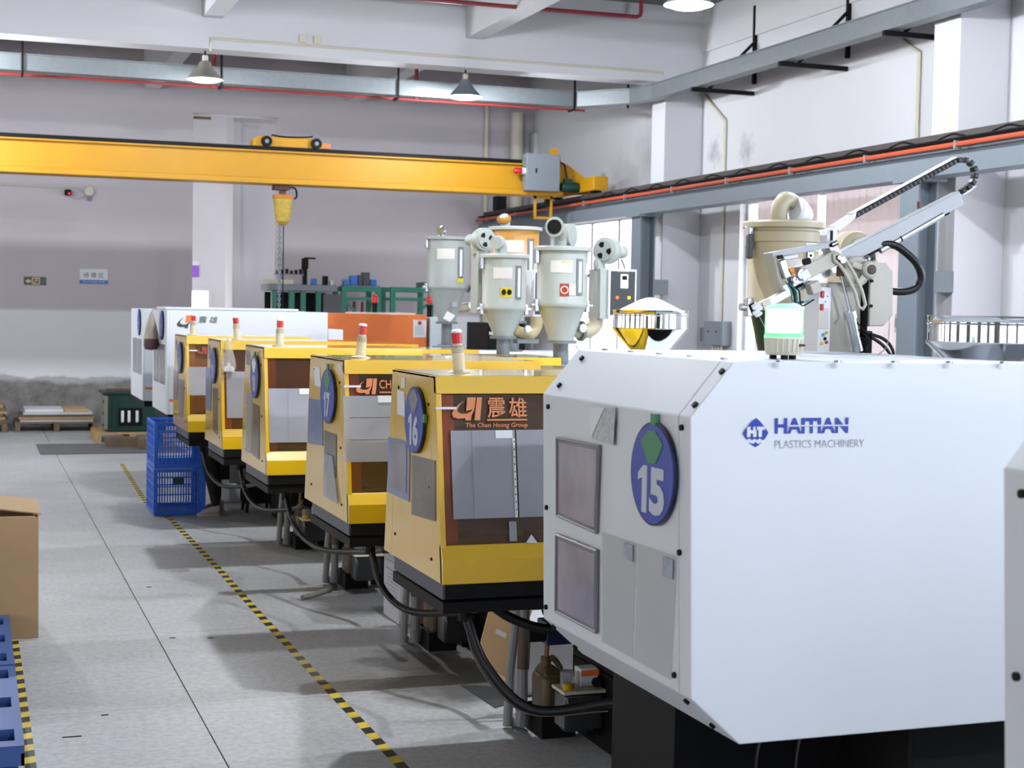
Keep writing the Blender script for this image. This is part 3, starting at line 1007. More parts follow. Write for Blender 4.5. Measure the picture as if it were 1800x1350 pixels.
def chen_logo(parent, o, u, v, k, m, m2=None):
    """slanted double bar with a crescent sweeping in from the left; k = height"""
    f = k/190.

    def P(q):
        return [((a-95)*f, (325-c)*f) for a, c in q]
    obj('logo_bar', B(parent).plate(P([(318, 133), (362, 133), (338, 325), (288, 325)]), o, u, v, .0012), m, parent, smooth=0)
    obj('logo_bar', B(parent).plate(P([(232, 133), (308, 133), (296, 220), (262, 236), (219, 246)]), o, u, v, .0012), m, parent, smooth=0)
    obj('logo_swoosh', B(parent).plate(P([(205, 160), (160, 188), (118, 230), (95, 268), (106, 298), (150, 311), (210, 306), (210, 325), (258, 325), (264, 285), (290, 240), (292, 210), (266, 246), (230, 268), (180, 270), (148, 256), (142, 236), (166, 196)]), o, u, v, .0012), m2 or m, parent, smooth=0)


def yellow_machine(name, label, X, Y, F0, F1, num, win, L=1.86, door=.96, zt=1.508):  # machine, dryer and robot coordinates: traced from image pixels, then scaled about the camera
    """X: end plane, Y: near bottom edge; F0/F1: depth of the end panel at the bottom and top"""
    r = thing(name, label, 'moulding machine', (X, Y, 0), 'yellow moulding machines in a row')
    z0, H = .77, zt-.77

    def yn(z):
        return Y+.124*(z-z0)/H

    def yf(z):
        return Y+F0+(F1-F0)*(z-z0)/H
    # end panel in three sheets with open seams
    a0, a1 = .098, F0-.115
    c0, c1 = .124+.066, F1-.07
    for q in (((yn(z0), z0), (Y+a0, z0), (Y+c0, zt), (yn(zt), zt)), ((Y+a0+.003, z0), (Y+a1, z0), (Y+c1, zt), (Y+c0+.003, zt)), ((Y+a1+.003, z0), (yf(z0), z0), (yf(zt), zt), (Y+c1+.003, zt))):
        obj('end_panel', B(r).prism(q, 'X', X, X+.02), YEL, r, bevel=.0015, smooth=0)
    bb = B(r)
    for (py, pz) in ((.135, .84), (.17, 1.10), (.2, 1.40), (F0-.17, .86), (F0-.2, 1.15), (F1-.1, 1.44)):
        bb.cyl((X-.004, Y+py, pz), (X, Y+py, pz), .006, 8)
    obj('screws', bb, BLACK, r)
    # roof, headers, lower apron, back
    obj('roof', B(r).box(X, yn(zt), zt-.012, X+door, yf(zt), zt), YEL, r, bevel=.003)
    zr = zt-.05
    obj('roof', B(r).box(X+door+.004, yn(zr), zr-.012, X+L, yf(zr), zr), YEL, r, bevel=.003)
    zh = zt-.064

    def slab(n, x0, x1, za, zb, off, th, m=YEL):
        return obj(n, B(r).prism([(yn(za)-off, za), (yn(zb)-off, zb), (yn(zb)-off+th, zb), (yn(za)-off+th, za)], 'X', x0, x1), m, r, bevel=.002, smooth=0)
    slab('header', X, X+door, zh, zt, .006, .03)
    slab('rear_cover', X+door+.004, X+L, z0, zr, 0, .02)
    obj('apron', B(r).prism([(Y-.008, z0), (Y-.006, z0+.085), (yn(z0+.135)+.004, z0+.135), (yn(z0+.135)+.02, z0+.135), (Y+.02, z0)], 'X', X+.0, X+L), YEL, r, bevel=.002, smooth=0)
    obj('back_panel', B(r).prism([(yf(z0), z0), (yf(zr), zr), (yf(zr)-.02, zr), (yf(z0)-.02, z0)], 'X', X+.02, X+L), YEL, r, smooth=0)
    obj('rear_end', B(r).prism([(yn(z0)+.02, z0), (yf(z0)-.02, z0), (yf(zr)-.02, zr), (yn(zr)+.02, zr)], 'X', X+L-.02, X+L), YEL, r, smooth=0)
    # window with what is behind it
    zw0, zw1 = z0+.135, zh
    wm = {'amber': AMBER, 'clear': CLEARY}[win['glass']]
    pane = slab('window', X+.02, X+door, zw0, zw1, -.008, .004, wm)
    ob = obj('inner_post', B(r).prism([(yn(zw0)+.016, zw0), (yn(zw1)+.016, zw1), (yn(zw1)+.04, zw1), (yn(zw0)+.04, zw0)], 'X', X+.02, X+.07), INNERY, r, smooth=0)
    inner = {'dark': BLACK, 'brown': mat('brown inner guard', '#a87a3a', .5, noise=.35, nscale=5), 'yellow': INNERY}[win['inner']]
    obj('inner_guard', B(r).prism([(yn(zw0)+.30, zw0), (yn(zw1)+.24, zw1), (yn(zw1)+.26, zw1), (yn(zw0)+.32, zw0)], 'X', X+.075, X+door), inner, r, smooth=0)
    obj('platen', B(r).box(X+.45, Y+.38, .78, X+.62, Y+F0-.2, 1.36), GREYM, r, bevel=.01)
    for q in (.42, F0-.28):
        for zz in (.9, 1.24):
            obj('tie_bar', B(r).cyl((X+.05, Y+q, zz), (X+1.8, Y+q, zz), .03, 12), STEEL, r)
    # skirt
    obj('skirt', B(r).box(X+.004, Y+.004, .715, X+.012, Y+F0*.82, .77), SKIRT, r)
    obj('skirt', B(r).box(X+.012, Y+.004, .715, X+L, Y+.012, .77), BLACK, r)
    # body below
    obj('bed_frame', B(r).box(X+.80, Y+.12, .311, X+3.5, Y+F0-.08, .69), BLACK, r, bevel=.01)
    obj('bed_plate', B(r).box(X+.012, Y+.02, .66, X+.6, Y+F0-.1, .70), BLACK, r)
    obj('base', B(r).box(X+.80, Y+.29, .0, X+3.5, Y+F0-.1, .31), BLACK, r, bevel=.008)
    obj('oil_tank', B(r).box(X+1.1, Y+.02, .06, X+2.6, Y+.29, .62), BLACK, r, bevel=.01)
    obj('injection_housing', B(r).box(X+L+.06, Y+.16, .69, X+3.5, Y+F0-.14, 1.40), WHITE, r, bevel=.015)
    obj('barrel_cover', B(r).cyl((X+1.7, Y+F0*.5, 1.1), (X+L+.07, Y+F0*.5, 1.1), .08, 16), STEEL, r)
    return r, yn, yf, zw0, zw1


def on_window(r, yn, x0, x1, z0, z1, m, n, off=.0075, th=.0025):
    b = B(r)
    dz = off
    return obj(n, b.prism([(yn(z0)-dz+.008, z0), (yn(z1)-dz+.008, z1), (yn(z1)-dz-th+.008, z1), (yn(z0)-dz-th+.008, z0)], 'X', x0, x1), m, r, smooth=0)


FLAT = (1, 0, 0)
SL = Vector((0, .124, .738)).normalized()

# --- machine 16
X, Y = 1.578, 5.150
r, yn, yf, zw0, zw1 = yellow_machine('moulding_machine', 'yellow moulding machine numbered 16, nearest yellow one', X, Y, .811, .716, '16', dict(glass='amber', inner='dark'), L=1.45)
M16 = r
disc(r, X, Y+.348, 1.332, .131, .126, '16', GYT, 1.236, .118, .135, .078, GRT, (-.131, .0))
pocket(r, X, Y, ((.757, 1.234), (.438, 1.241), (.436, 1.012), (.752, 1.012)), POCKETB)
sheet(r, X-.004, Y, ((.70, 1.222), (.475, 1.228), (.472, 1.04), (.70, 1.035)), POCKET, 'form_sheet')
pocket(r, X, Y, ((.409, 1.194), (.103, 1.202), (.086, .985), (.398, .969)), POCKETD)
sheet(r, X, Y, ((.579, 1.480), (.527, 1.482), (.525, 1.442), (.577, 1.440)), PAPER, 'paper_label')
sheet(r, X, Y, ((.635, 1.430), (.530, 1.428), (.516, 1.331), (.630, 1.335)), PAPER, 'paper_label')
tower(r, 1.75, Y+.38, 1.508, (-.015, 0))


def wtext(s, x, z, wd, ht, m, bold=0, shear=0, n='lettering'):
    return text(n, s, m, r, (x, yn(z)-.0025, z), FLAT, SL, wd, ht, bold, shear)


chen_logo(r, (1.635, yn(1.348)-.0025, 1.348), FLAT, SL, .083, SALMON)
wtext('震', 1.771, 1.357, .070, .073, SALMON, .01)
wtext('雄', 1.853, 1.357, .070, .073, SALMON, .01)
obj('logo_underline', B(r).plate(rect(0, 0, .155, .006), (1.768, yn(1.346)-.0025, 1.346), FLAT, SL, .0012), SALMON, r, smooth=0)
wtext('The Chen Hsong Group', 1.686, 1.318, .238, .021, SALMON, .01, .15)
on_window(r, yn, 1.628, 1.873, .998, 1.312, POCKETC, 'document_sleeve', .0095)
on_window(r, yn, 1.879, 2.12, .998, 1.312, POCKETC, 'document_sleeve', .0095)
on_window(r, yn, 1.862, 1.872, .998, 1.282, PAPER, 'punched_strip', .0125)
bb = B(r)
for k in range(10):
    z = 1.27-.027*k
    bb.plate(ell(.0018, .0035, 8), (1.867, yn(z)-.0075, z), FLAT, SL, .0012)
obj('punch_holes', bb, BLACK, r, smooth=0)
on_window(r, yn, 1.797, 1.863, 1.283, 1.312, PAPER, 'paper_label', .0125)
wtext('巡检表', 1.808, 1.29, .044, .014, PRINT)
on_window(r, yn, 1.576, 1.653, 1.388, 1.397, PAPER, 'label_strip', .0095)
on_window(r, yn, 1.838, 1.866, .914, .984, POCKETC, 'clear_tape', .0095)
on_window(r, yn, 1.707, 1.714, 1.0, 1.31, POCKETC, 'sleeve_fold', .0125)
b = B(r).plate([(0, .0), (.045, -.002), (.022, .03)], (1.9, yn(.906)-.003, .906), FLAT, SL, .001)
obj('paper_corner', b, PAPER, r, smooth=0)

# --- machine 17
X, Y = 1.610, 6.716
r, yn, yf, zw0, zw1 = yellow_machine('moulding_machine', 'yellow moulding machine numbered 17, second yellow one', X, Y, .970, .856, '17', dict(glass='amber', inner='dark'), L=1.45)
M17 = r
disc(r, X, Y+.405, 1.325, .155, .130, '17', GRT, 1.226, .118, .13, .078, GRT, (0, .125))
pocket(r, X, Y, ((.872, 1.287), (.555, 1.295), (.544, 1.077), (.888, 1.058)), POCKETB)
pocket(r, X, Y, ((.510, 1.155), (.254, 1.154), (.249, .95), (.504, .95)), POCKETD)
pocket(r, X-.006, Y, ((.479, 1.048), (.307, 1.048), (.178, .838), (.493, .837)), POCKETC, 'loose_sleeve')
sheet(r, X, Y, ((.775, 1.452), (.630, 1.455), (.601, 1.357), (.74, 1.36)), PAPER, 'paper_label')
sheet(r, X, Y, ((.224, 1.490), (.154, 1.488), (.154, 1.455), (.224, 1.457)), PAPER, 'printed_tag')
tower(r, 1.76, Y+.42, 1.508, (.01, 0))
chen_logo(r, (1.661, yn(1.352)-.0025, 1.352), FLAT, SL, .072, SALMON)
wtext('CHEN HSONG', 1.772, 1.378, .27, .04, SALMON, .012)
obj('logo_underline', B(r).plate(rect(0, 0, .26, .006), (1.772, yn(1.358)-.0025, 1.358), FLAT, SL, .0012), SALMON, r, smooth=0)
for k in range(3):
    on_window(r, yn, 1.600, 1.86, 1.046+.1005*k, 1.144+.1005*k, POCKETC, 'document_sleeve', .0095)
on_window(r, yn, 1.762, 1.83, 1.315, 1.346, PAPER, 'paper_label', .0125)
on_window(r, yn, 1.605, 1.685, 1.383, 1.393, PAPER, 'label_strip', .0095)

# --- machine 18
X, Y = 1.610, 8.751
r, yn, yf, zw0, zw1 = yellow_machine('moulding_machine', 'third yellow moulding machine with brown window and wrinkled clear sleeve', X, Y, .880, .750, '18', dict(glass='amber', inner='brown'))
M18 = r
disc(r, X, Y+.36, 1.325, .135, .130, '18', PAPER, 1.235, .10, .10, .075, GRT, (0, .12))
pocket(r, X, Y, ((.713, 1.213), (.489, 1.219), (.490, .851), (.693, .839)), POCKETC)
pocket(r, X, Y, ((.456, 1.162), (.243, 1.155), (.236, .838), (.449, .845)), POCKETD)
sheet(r, X, Y, ((.748, 1.474), (.60, 1.47), (.538, 1.383), (.70, 1.385)), POCKET, 'paper_label')
tower(r, 1.76, Y+.42, 1.508, (.0, 0))
on_window(r, yn, 1.630, 1.875, .957, 1.269, POCKETC, 'document_sleeve', .0095)
on_window(r, yn, 1.812, 1.87, 1.235, 1.269, PAPER, 'paper_label', .0125)
on_window(r, yn, 1.745, 1.752, .96, 1.265, POCKETC, 'sleeve_fold', .0125)

# --- machine 19
X, Y = 1.608, 10.385
r, yn, yf, zw0, zw1 = yellow_machine('moulding_machine', 'fourth yellow moulding machine with a bag of white parts at its corner', X, Y, .833, .701, '19', dict(glass='amber', inner='brown'))
M19 = r
disc(r, X, Y+.37, 1.325, .12, .128, '19', None, 1.235, .10, .10, .075, GRT, None)
pocket(r, X, Y, ((.774, 1.299), (.497, 1.302), (.534, .993), (.786, .988)), POCKETB)
pocket(r, X, Y, ((.435, 1.165), (.225, 1.172), (.207, .850), (.419, .864)), POCKETD)
sheet(r, X, Y, ((.68, 1.46), (.6, 1.46), (.58, 1.36), (.67, 1.36)), POCKET, 'paper_label')
tower(r, 1.77, Y+.40, 1.508, (-.018, 0))
on_window(r, yn, 1.642, 1.87, .981, 1.297, POCKETC, 'document_sleeve', .0095)

# --- machine 20
X, Y = 1.564, 11.817
r, yn, yf, zw0, zw1 = yellow_machine('moulding_machine', 'farthest yellow moulding machine with bright yellow window, beside the blue crates', X, Y, .911, .821, '20', dict(glass='clear', inner='yellow'))
M20 = r
disc(r, X, Y+.42, 1.328, .125, .126, '20', None, 1.235, .10, .10, .075, GRT, None)
pocket(r, X, Y, ((.860, 1.209), (.569, 1.217), (.628, .980), (.884, .969)), POCKET)
pocket(r, X, Y, ((.530, 1.155), (.220, 1.161), (.271, .855), (.550, .862)), POCKET)
sheet(r, X, Y, ((.76, 1.46), (.68, 1.46), (.66, 1.38), (.74, 1.38)), POCKET, 'paper_label')
tower(r, 1.66, Y+.44, 1.508, (0, 0))
chen_logo(r, (1.644, yn(1.368)-.0025, 1.368), FLAT, SL, .055, REDPR)
wtext('震雄', 1.73, 1.37, .11, .05, REDPR, .01)
on_window(r, yn, 1.575, 1.80, 1.053, 1.269, POCKETC, 'document_sleeve', .0095)
on_window(r, yn, 1.585, 1.645, 1.39, 1.4, PAPER, 'label_strip', .0095)

# bag of white parts hanging on the corner of machine 19
r = thing('parts_bag', 'clear plastic bag with white parts hanging on the fourth yellow machine', 'bag', (1.645, 10.42, 1.32))
obj('bag_film', B(r).lathe([(.012, .19), (.02, .15), (.045, .06), (.052, .01), (.04, -.02), (0, -.025)], (1.65, 10.415, 1.32), n=14), BAG, r)
for q in ((1.63, 10.40, 1.315, .022), (1.668, 10.41, 1.312, .024), (1.65, 10.42, 1.34, .016)):
    obj('white_part', B(r).lathe([(0, -q[3]), (q[3]*.8, -q[3]*.7), (q[3], 0), (q[3]*.8, q[3]*.7), (0, q[3])], q[:3], (.3, .2, 1), 10), PAPER, r)
obj('tie', B(r).tube(spline([(1.65, 10.47, 1.50), (1.648, 10.42, 1.53), (1.65, 10.405, 1.505)]), .004, 5), PAPER, r)


# ------------------------------------------------------------------ white machines
def white_machine(name, label, X, Y, D, L, cut=.097, zb=.82, zt=1.70):
    r = thing(name, label, 'moulding machine', (X, Y, 0), 'white moulding machines at the far end')
    obj('end_panel', B(r).box(X, Y, zb-.02, X+.02, Y+D, zt), WHITE, r, bevel=.004)
    obj('front_cover', B(r).box(X+.02, Y, zb-.02, X+L, Y+.03, zt), WHITE, r, bevel=.004)
    obj('roof', B(r).box(X+.02, Y+.03, zt-.02, X+L, Y+D, zt), WHITE, r, bevel=.004)
    obj('stripe', B(r).box(X+.024, Y-.0015, .912, X+L, Y, .935), ORANGE, r, smooth=0)
    obj('back_panel', B(r).box(X+.02, Y+D-.03, zb-.02, X+L, Y+D, zt-.02), WHITE, r)
    obj('bed_frame', B(r).box(X+.7, Y+.1, .0, X+2.85, Y+D-.1, .78), BLACK, r, bevel=.01)
    obj('bed_plate', B(r).box(X+.02, Y+.04, .74, X+.75, Y+D-.04, .795), BLACK, r)
    return r


def oval(parent, X, yc, zc, ry, rz):
    d = obj('number_disc', B(parent).plate(ell(ry, rz, 40), (X-.002, yc, zc), (0, -1, 0), (0, 0, 1), .012), BLUEDK, parent, smooth=0)
    obj('disc_face', B(parent).plate(ell(ry-.008, rz-.008, 40), (X-.014, yc, zc), (0, -1, 0), (0, 0, 1), .002), BLUE, d, smooth=0)
    return d


r = white_machine('moulding_machine', 'white moulding machine with orange stripe and dark logo, behind the blue crates', 1.578, 13.30, 1.08, 1.4)
M21 = r
d = oval(r, 1.578, 13.30+.30, 1.565, .12, .13)
text('digits', '21', DIGIT, d, (1.578-.0165, 13.30+.30+.05, 1.47), (0, -1, 0), (0, 0, 1), .10, .10, bold=.012)
for q in (((.50, 1.40), (.12, 1.40), (.12, 1.05), (.50, 1.05)), ((.95, 1.40), (.56, 1.40), (.56, 1.05), (.95, 1.05))):
    pocket(r, 1.578, 13.30, q, POCKET)
DKL = mat('dark teal logo print', '#33494c', .5, noise=0)
chen_logo(r, (1.66, 13.2985, 1.545), (1, 0, 0), (0, 0, 1), .11, ORANGE, DKL)
text('lettering', '震 雄', DKL, r, (1.84, 13.2985, 1.59), (1, 0, 0), (0, 0, 1), .17, .06, bold=.005, shear=.2)
obj('rear_cover', B(r).box(2.982, 13.30, .80, 3.12, 14.3, 1.55), WHITE, r, bevel=.01)
obj('upper_cover', B(r).box(1.60, 13.6, 1.70, 2.78, 14.3, 1.725), WHITE, r, bevel=.01)
obj('injection_housing', B(r).box(3.13, 13.42, .78, 4.6, 14.2, 1.36), WHITE, r, bevel=.01)
r = thing('hanging_bag', 'tan plastic bag with maroon contents hung on the white machine end', 'bag', (1.52, 13.85, 1.3))
obj('bag_film', B(r).lathe([(.006, .30), (.02, .27), (.045, .18), (.062, .09), (.062, .0), (.052, -.03), (0, -.04)], (1.508, 13.85, 1.38), n=16), BAGB, r)
obj('bag_contents', B(r).lathe([(.064, .06), (.066, 0), (.056, -.034), (0, -.044)], (1.508, 13.85, 1.38), n=16), BAGR, r)
obj('hanging_loop', B(r).tube(spline([(1.508, 13.85, 1.67), (1.53, 13.85, 1.705), (1.562, 13.85, 1.69)]), .006, 6), BAGB, r)
r = white_machine('moulding_machine', 'farthest white moulding machine, with an orange side cover further along', 1.578, 15.23, 1.16, 1.6)
M22 = r
d = oval(r, 1.578, 15.23+.28, 1.565, .12, .13)
text('digits', '22', DIGIT, d, (1.578-.0165, 15.23+.28+.05, 1.47), (0, -1, 0), (0, 0, 1), .10, .10, bold=.012)
for q in (((.50, 1.40), (.12, 1.40), (.12, 1.05), (.50, 1.05)), ((.95, 1.40), (.56, 1.40), (.56, 1.05), (.95, 1.05))):
    pocket(r, 1.578, 15.23, q, POCKET)
obj('orange_cover', B(r).box(3.19, 15.23, .78, 4.46, 16.3, 1.685), ORANGE, r, bevel=.01)
obj('notice', B(r).box(4.31, 15.225, 1.45, 4.45, 15.23, 1.635), PAPER, r)
nb = obj('notice_symbol', B(r).plate(ell(.022, .022, 20), (4.38, 15.2248, 1.60), (1, 0, 0), (0, 0, 1), .001), REDPR, r, smooth=0)
obj('notice_bar', B(r).box(4.315, 15.224, 1.628, 4.445, 15.2255, 1.634), ORANGE, r)
bb = B(r)
for k in range(7):
    bb.box(4.33, 15.2242, 1.475+.014*k, 4.43, 15.2252, 1.479+.014*k)
obj('notice_text', bb, PRINT, r, smooth=0)
obj('loose_sheet', B(r).box(3.75, 15.3, 1.686, 4.35, 15.9, 1.70), PAPER, r)
r = thing('control_cabinet', 'white control cabinet with grey screen frame beside the orange cover', 'control cabinet', (4.63, 15.3, 0))
obj('cabinet_body', B(r).box(4.50, 15.26, .0, 4.80, 15.7, 1.66), WHITE, r, bevel=.012)
obj('screen_frame', B(r).box(4.53, 15.25, 1.16, 4.79, 15.26, 1.36), GREYM, r, bevel=.004)
obj('screen', B(r).box(4.56, 15.245, 1.19, 4.76, 15.25, 1.33), PAPER, r)
for x, lab in ((3.955, 'above the middle of the orange cover'), (4.548, 'above the white control cabinet')):
    c = thing('warning_lamp', 'red domed warning lamp on a dark post '+lab, 'warning lamp', (x, 15.45, 1.69))
    obj('dome', B(c).lathe([(.036, 0), (.036, .045), (.03, .07), (.015, .085), (0, .088)], (x, 15.45, 1.80), n=18), RED, c)
    obj('post', B(c).lathe([(0, 0), (.03, 0), (.026, .06), (.034, .115), (.034, .125), (0, .125)], (x, 15.45, 1.687 if x < 4 else 1.662), n=14), BLACK, c)


# ------------------------------------------------------------------ white machines with chamfered covers (15 and the one before it)
def chamfer_machine(name, label, X, Y, D, L, Lr, Y2):
    r = thing(name, label, 'moulding machine', (X, Y, 0))
    za, zb, zc, zd, c1, c2 = .787, 1.490, 1.63, .664, .122, .135
    xn = 0

    def lean(b):
        for v in b.v:
            v.y += .040*(v.z-za)/(zb-za)
        return b
    prof = [(X, za), (X+xn, zb), (X+c1, zc), (X+L, zc), (X+L, zd), (X+c2, zd)]
    prof2 = [(X, za), (X+xn, zb), (X+c1, zc), (X+Lr, zc), (X+Lr, zd), (X+c2, zd)]
    obj('front_cover', lean(B(r).prism(prof, 'Y', Y, Y+.068)), WHITE, r, bevel=.004, smooth=0)
    EW = WHITE
    obj('end_cover', lean(B(r).prism(prof2, 'Y', Y+.071, Y+D)), EW, r, bevel=.004, smooth=0)
    obj('front_shelf', B(r).box(X+Lr+.003, Y+.071, 1.45, X+L, Y2, zc), WHITE, r, bevel=.004)
    for py, pz in ((1.029, 1.452), (1.027, 1.137), (1.016, .826), (.083, 1.461), (.079, 1.144), (.073+.02, .827)):
        obj('bolt', B(r).cyl((X-.007, Y+py, pz), (X, Y+py, pz), .008, 10), BLACK, r)
    for t in (.2, .8):
        for py in (.06, 1.0):
            a = Vector((X+xn+(c1-xn)*t, Y+py, zb+(zc-zb)*t))
            obj('bolt', B(r).cyl(a, a+Vector((-.006, 0, .005)), .009, 10), BLACK, r)
    for t in (.15, .7):
        for py in (.06, 1.0):
            a = Vector((X+c2*t, Y+py, za+(zd-za)*t))
            obj('bolt', B(r).cyl(a, a+Vector((-.006, 0, -.006)), .009, 10), BLACK, r)
    bb = B(r)
    for k in range(9):
        bb.lathe([(0, .006), (.009, .005), (.011, 0)], (X+c1+.12+.17*k, Y+.03, zc), n=10)
        if k < 5:
            bb.lathe([(0, .006), (.009, .005), (.011, 0)], (X+c1+.05, Y+.2+.2*k, zc), n=10)
    obj('roof_screws', bb, STEEL, r)
    obj('bed_frame', B(r).box(X+.75, Y+.15, .35, X+3.4, Y+D-.02, .65), BLACK, r, bevel=.01)
    obj('base', B(r).box(X+.85, Y+.15, .0, X+3.4, Y+D-.02, .34), BLACK, r, bevel=.01)
    obj('foot', B(r).cyl((X+1.0, Y+.1, .0), (X+1.0, Y+.1, .34), .045, 16), STEEL, r)
    obj('support_leg', B(r).box(X+.2, Y+.5, .3, X+.8, Y+D-.1, .655), BLACK, r)
    obj('injection_housing', B(r).box(X+1.55, Y+.5, .66, X+3.4, Y+D-.1, 1.25), WHITE, r, bevel=.01)
    return r


X, Y = 1.693, 3.392
r = chamfer_machine('moulding_machine', 'large white moulding machine numbered 15 with chamfered cover, nearest in the row', X, Y, 1.045, 2.0, 1.07, 3.60)
M15 = r
dsc = disc(r, X, Y+.229, 1.328, .137, .136, '15', GRT, 1.222, .125, .165, .078, GRT, (0, .128))
Q = ((.932, 1.362), (.602, 1.366), (.610, 1.119), (.919, 1.127))


def framed(q):
    p = pocket(r, X, Y, q, POCKET, 'document_pocket', .008)
    cx = sum(v[0] for v in q)/4
    cz = sum(v[1] for v in q)/4
    inner = [(cx+(v[0]-cx)*.90, cz+(v[1]-cz)*.90) for v in q]
    obj('form_sheet', B(r).add([(X-.0082, Y+v[0], v[1]) for v in inner]+[(X-.0092, Y+v[0], v[1]) for v in inner], [(0, 1, 2, 3), (7, 6, 5, 4), (0, 4, 5, 1), (1, 5, 6, 2), (2, 6, 7, 3), (3, 7, 4, 0)]), mat('form behind film', '#aba6b4', .12, noise=.35, nscale=5), p, smooth=0)
    pts = [Vector((X-.008, Y+v[0], v[1])) for v in q]
    obj('pocket_rim', B(r).tube(pts, .006, 6, closed=True), mat('grey pocket rim', '#7f7a86', .3), p)


framed(Q)
framed(((.921, 1.067), (.603, 1.067), (.595, .834), (.914, .833)))
pocket(r, X, Y, ((.581, 1.125), (.345, 1.128), (.355, .812), (.565, .813)), SLEEVEW, 'document_sleeve')
pocket(r, X, Y, ((.335, 1.128), (.092, 1.132), (.115, .810), (.345, .812)), SLEEVEW, 'document_sleeve')
LBL = mat('bluish label', '#aab0c4', .5, noise=.3, nscale=60)
sheet(r, X-.004, Y, ((.42, 1.12), (.36, 1.12), (.36, 1.075), (.42, 1.075)), LBL, 'paper_label')
sheet(r, X-.004, Y, ((.17, 1.12), (.11, 1.12), (.11, 1.07), (.17, 1.07)), LBL, 'paper_label')
sheet(r, X-.008, Y, ((.671, 1.474), (.49, 1.484), (.497, 1.379), (.65, 1.385)), mat('handwritten sheet', '#c6c9d0', .5, noise=.35, nscale=75), 'paper_sheet')
sheet(r, X-.0105, Y, ((.671, 1.474), (.56, 1.480), (.65, 1.392), (.66, 1.41)), PAPER, 'folded_corner')
# beacon on the roof
bx, by, bz = 2.075, 3.65, 1.63
bc = obj('beacon', B(r).lathe([(0, .012), (.046, .012), (.05, .02), (.053, .058), (0, .058)], (bx, by, bz), n=32), CREAM, r)
obj('beacon_lens', B(r).lathe([(.0535, .058), (.0535, .064), (.0515, .066), (.0515, .135), (.047, .143), (.02, .149), (0, .15)], (bx, by, bz), n=32), mat('lit green lens', '#8cffae', .2, noise=0, alpha=.45, emit='#4df27c', estr=.6), bc, smooth=50)
obj('beacon_core', B(r).lathe([(0, .070), (.047, .072), (.049, .10), (.047, .134), (0, .138)], (bx, by, bz), n=32), glow('beacon core', '#eafff2', 3), bc)
for k in range(3):
    a = 2.2+k*2.094
    obj('beacon_foot', B(r).cyl((bx+.03*math.cos(a), by+.03*math.sin(a), bz), (bx+.03*math.cos(a), by+.03*math.sin(a), bz+.014), .01, 10), BLACK, bc)
obj('beacon_label', B(r).box(bx+.02, by-.0525, bz+.036, bx+.036, by-.046, bz+.042), PRINTD, bc)
for k in range(7):
    a = -math.pi/2+(k-3)*.28
    obj('rib', B(r).cyl((bx+.0505*math.cos(a), by+.0505*math.sin(a), bz+.02), (bx+.0525*math.cos(a), by+.0525*math.sin(a), bz+.056), .003, 6), CREAM, bc)
# emblem and words on the front
o0, u, v = Vector((1.839, 3.392+.0358, 1.4135)), (1, 0, 0), (0, 0, 1)
dm = [(.036, .074), (.025, .066), (.012, .052), (.002, .040), (0, .036), (.004, .029), (.011, .019)]
wave = [(.016, .0225), (.021, .0225), (.026, .018), (.031, .0215), (.036, .0215), (.041, .018), (.046, .0225), (.051, .0225), (.056, .018)]
dmr = [(.072-a, c) for a, c in dm[::-1]]
obj('emblem', B(r).plate(dm[::-1]+[(.072-a, c) for a, c in dm[1:]]+wave[::-1], o0, (1, 0, 0), (0, 0, 1), .0012), LOGOB, r, smooth=0)
obj('emblem_tip', B(r).plate([(.018, .0125), (.025, .009), (.030, .0085), (.036, .013), (.042, .0085), (.047, .009), (.054, .0125), (.044, .004), (.036, 0), (.028, .004)], o0, u, v, .0012), LOGOB, r, smooth=0)
text('emblem_letters', 'HT', WHITE, r, o0+Vector((.0105, -.0015, .026)), u, v, .051, .026, bold=.09, t=.0006)
text('lettering', 'HAITIAN', LOGOB, r, (1.930, 3.392+.0377, 1.4465), u, v, .216, .0405, bold=.035, t=.001)
obj('letter_gap', B(r).plate(rect(.036, .0185, .216, .0220), (1.930, 3.392+.0362, 1.4465), u, v, .0006), WHITE, r, smooth=0)
text('lettering', 'PLASTICS MACHINERY', PRINT, r, (1.930, 3.392+.0357, 1.4095), u, v, .264, .0205, bold=-.004, t=.001)

r = chamfer_machine('moulding_machine', 'pale grey end of a white machine cut off by the right edge of the photo', 1.693, 1.121, 1.045, 2.0, 1.07, 1.35)

# ------------------------------------------------------------------ hopper dryers
AMB1 = glow('red pilot light', '#ff4a20', 4)
AMB2 = glow('amber pilot light', '#ffa428', 4)
LABW = mat('taped paper label', '#d9d4d0', .5, noise=.05)
YLAB = mat('yellow warning label', '#d8c81e', .45, noise=0)


def curved_label(parent, cx, cy, R, a0, a1, z0, z1, m, n='label', t=.0025, slope=0):
    b = B(parent)
    k = 8
    vs = []
    for i in range(k+1):
        a = math.radians(a0+(a1-a0)*i/k)
        for rr in (R+.0005, R+t):
            vs += [(cx+rr*math.sin(a), cy-rr*math.cos(a), z0), (cx+rr*math.sin(a), cy-rr*math.cos(a), z1)]
    fs = []
    for i in range(k):
        c = 4*i
        fs += [(c+2, c+6, c+7, c+3), (c, c+1, c+5, c+4), (c+1, c+3, c+7, c+5), (c, c+4, c+6, c+2)]
    fs += [(0, 2, 3, 1), (4*k, 4*k+1, 4*k+3, 4*k+2)]
    b.add(vs, fs)
    return obj(n, b, m, parent)


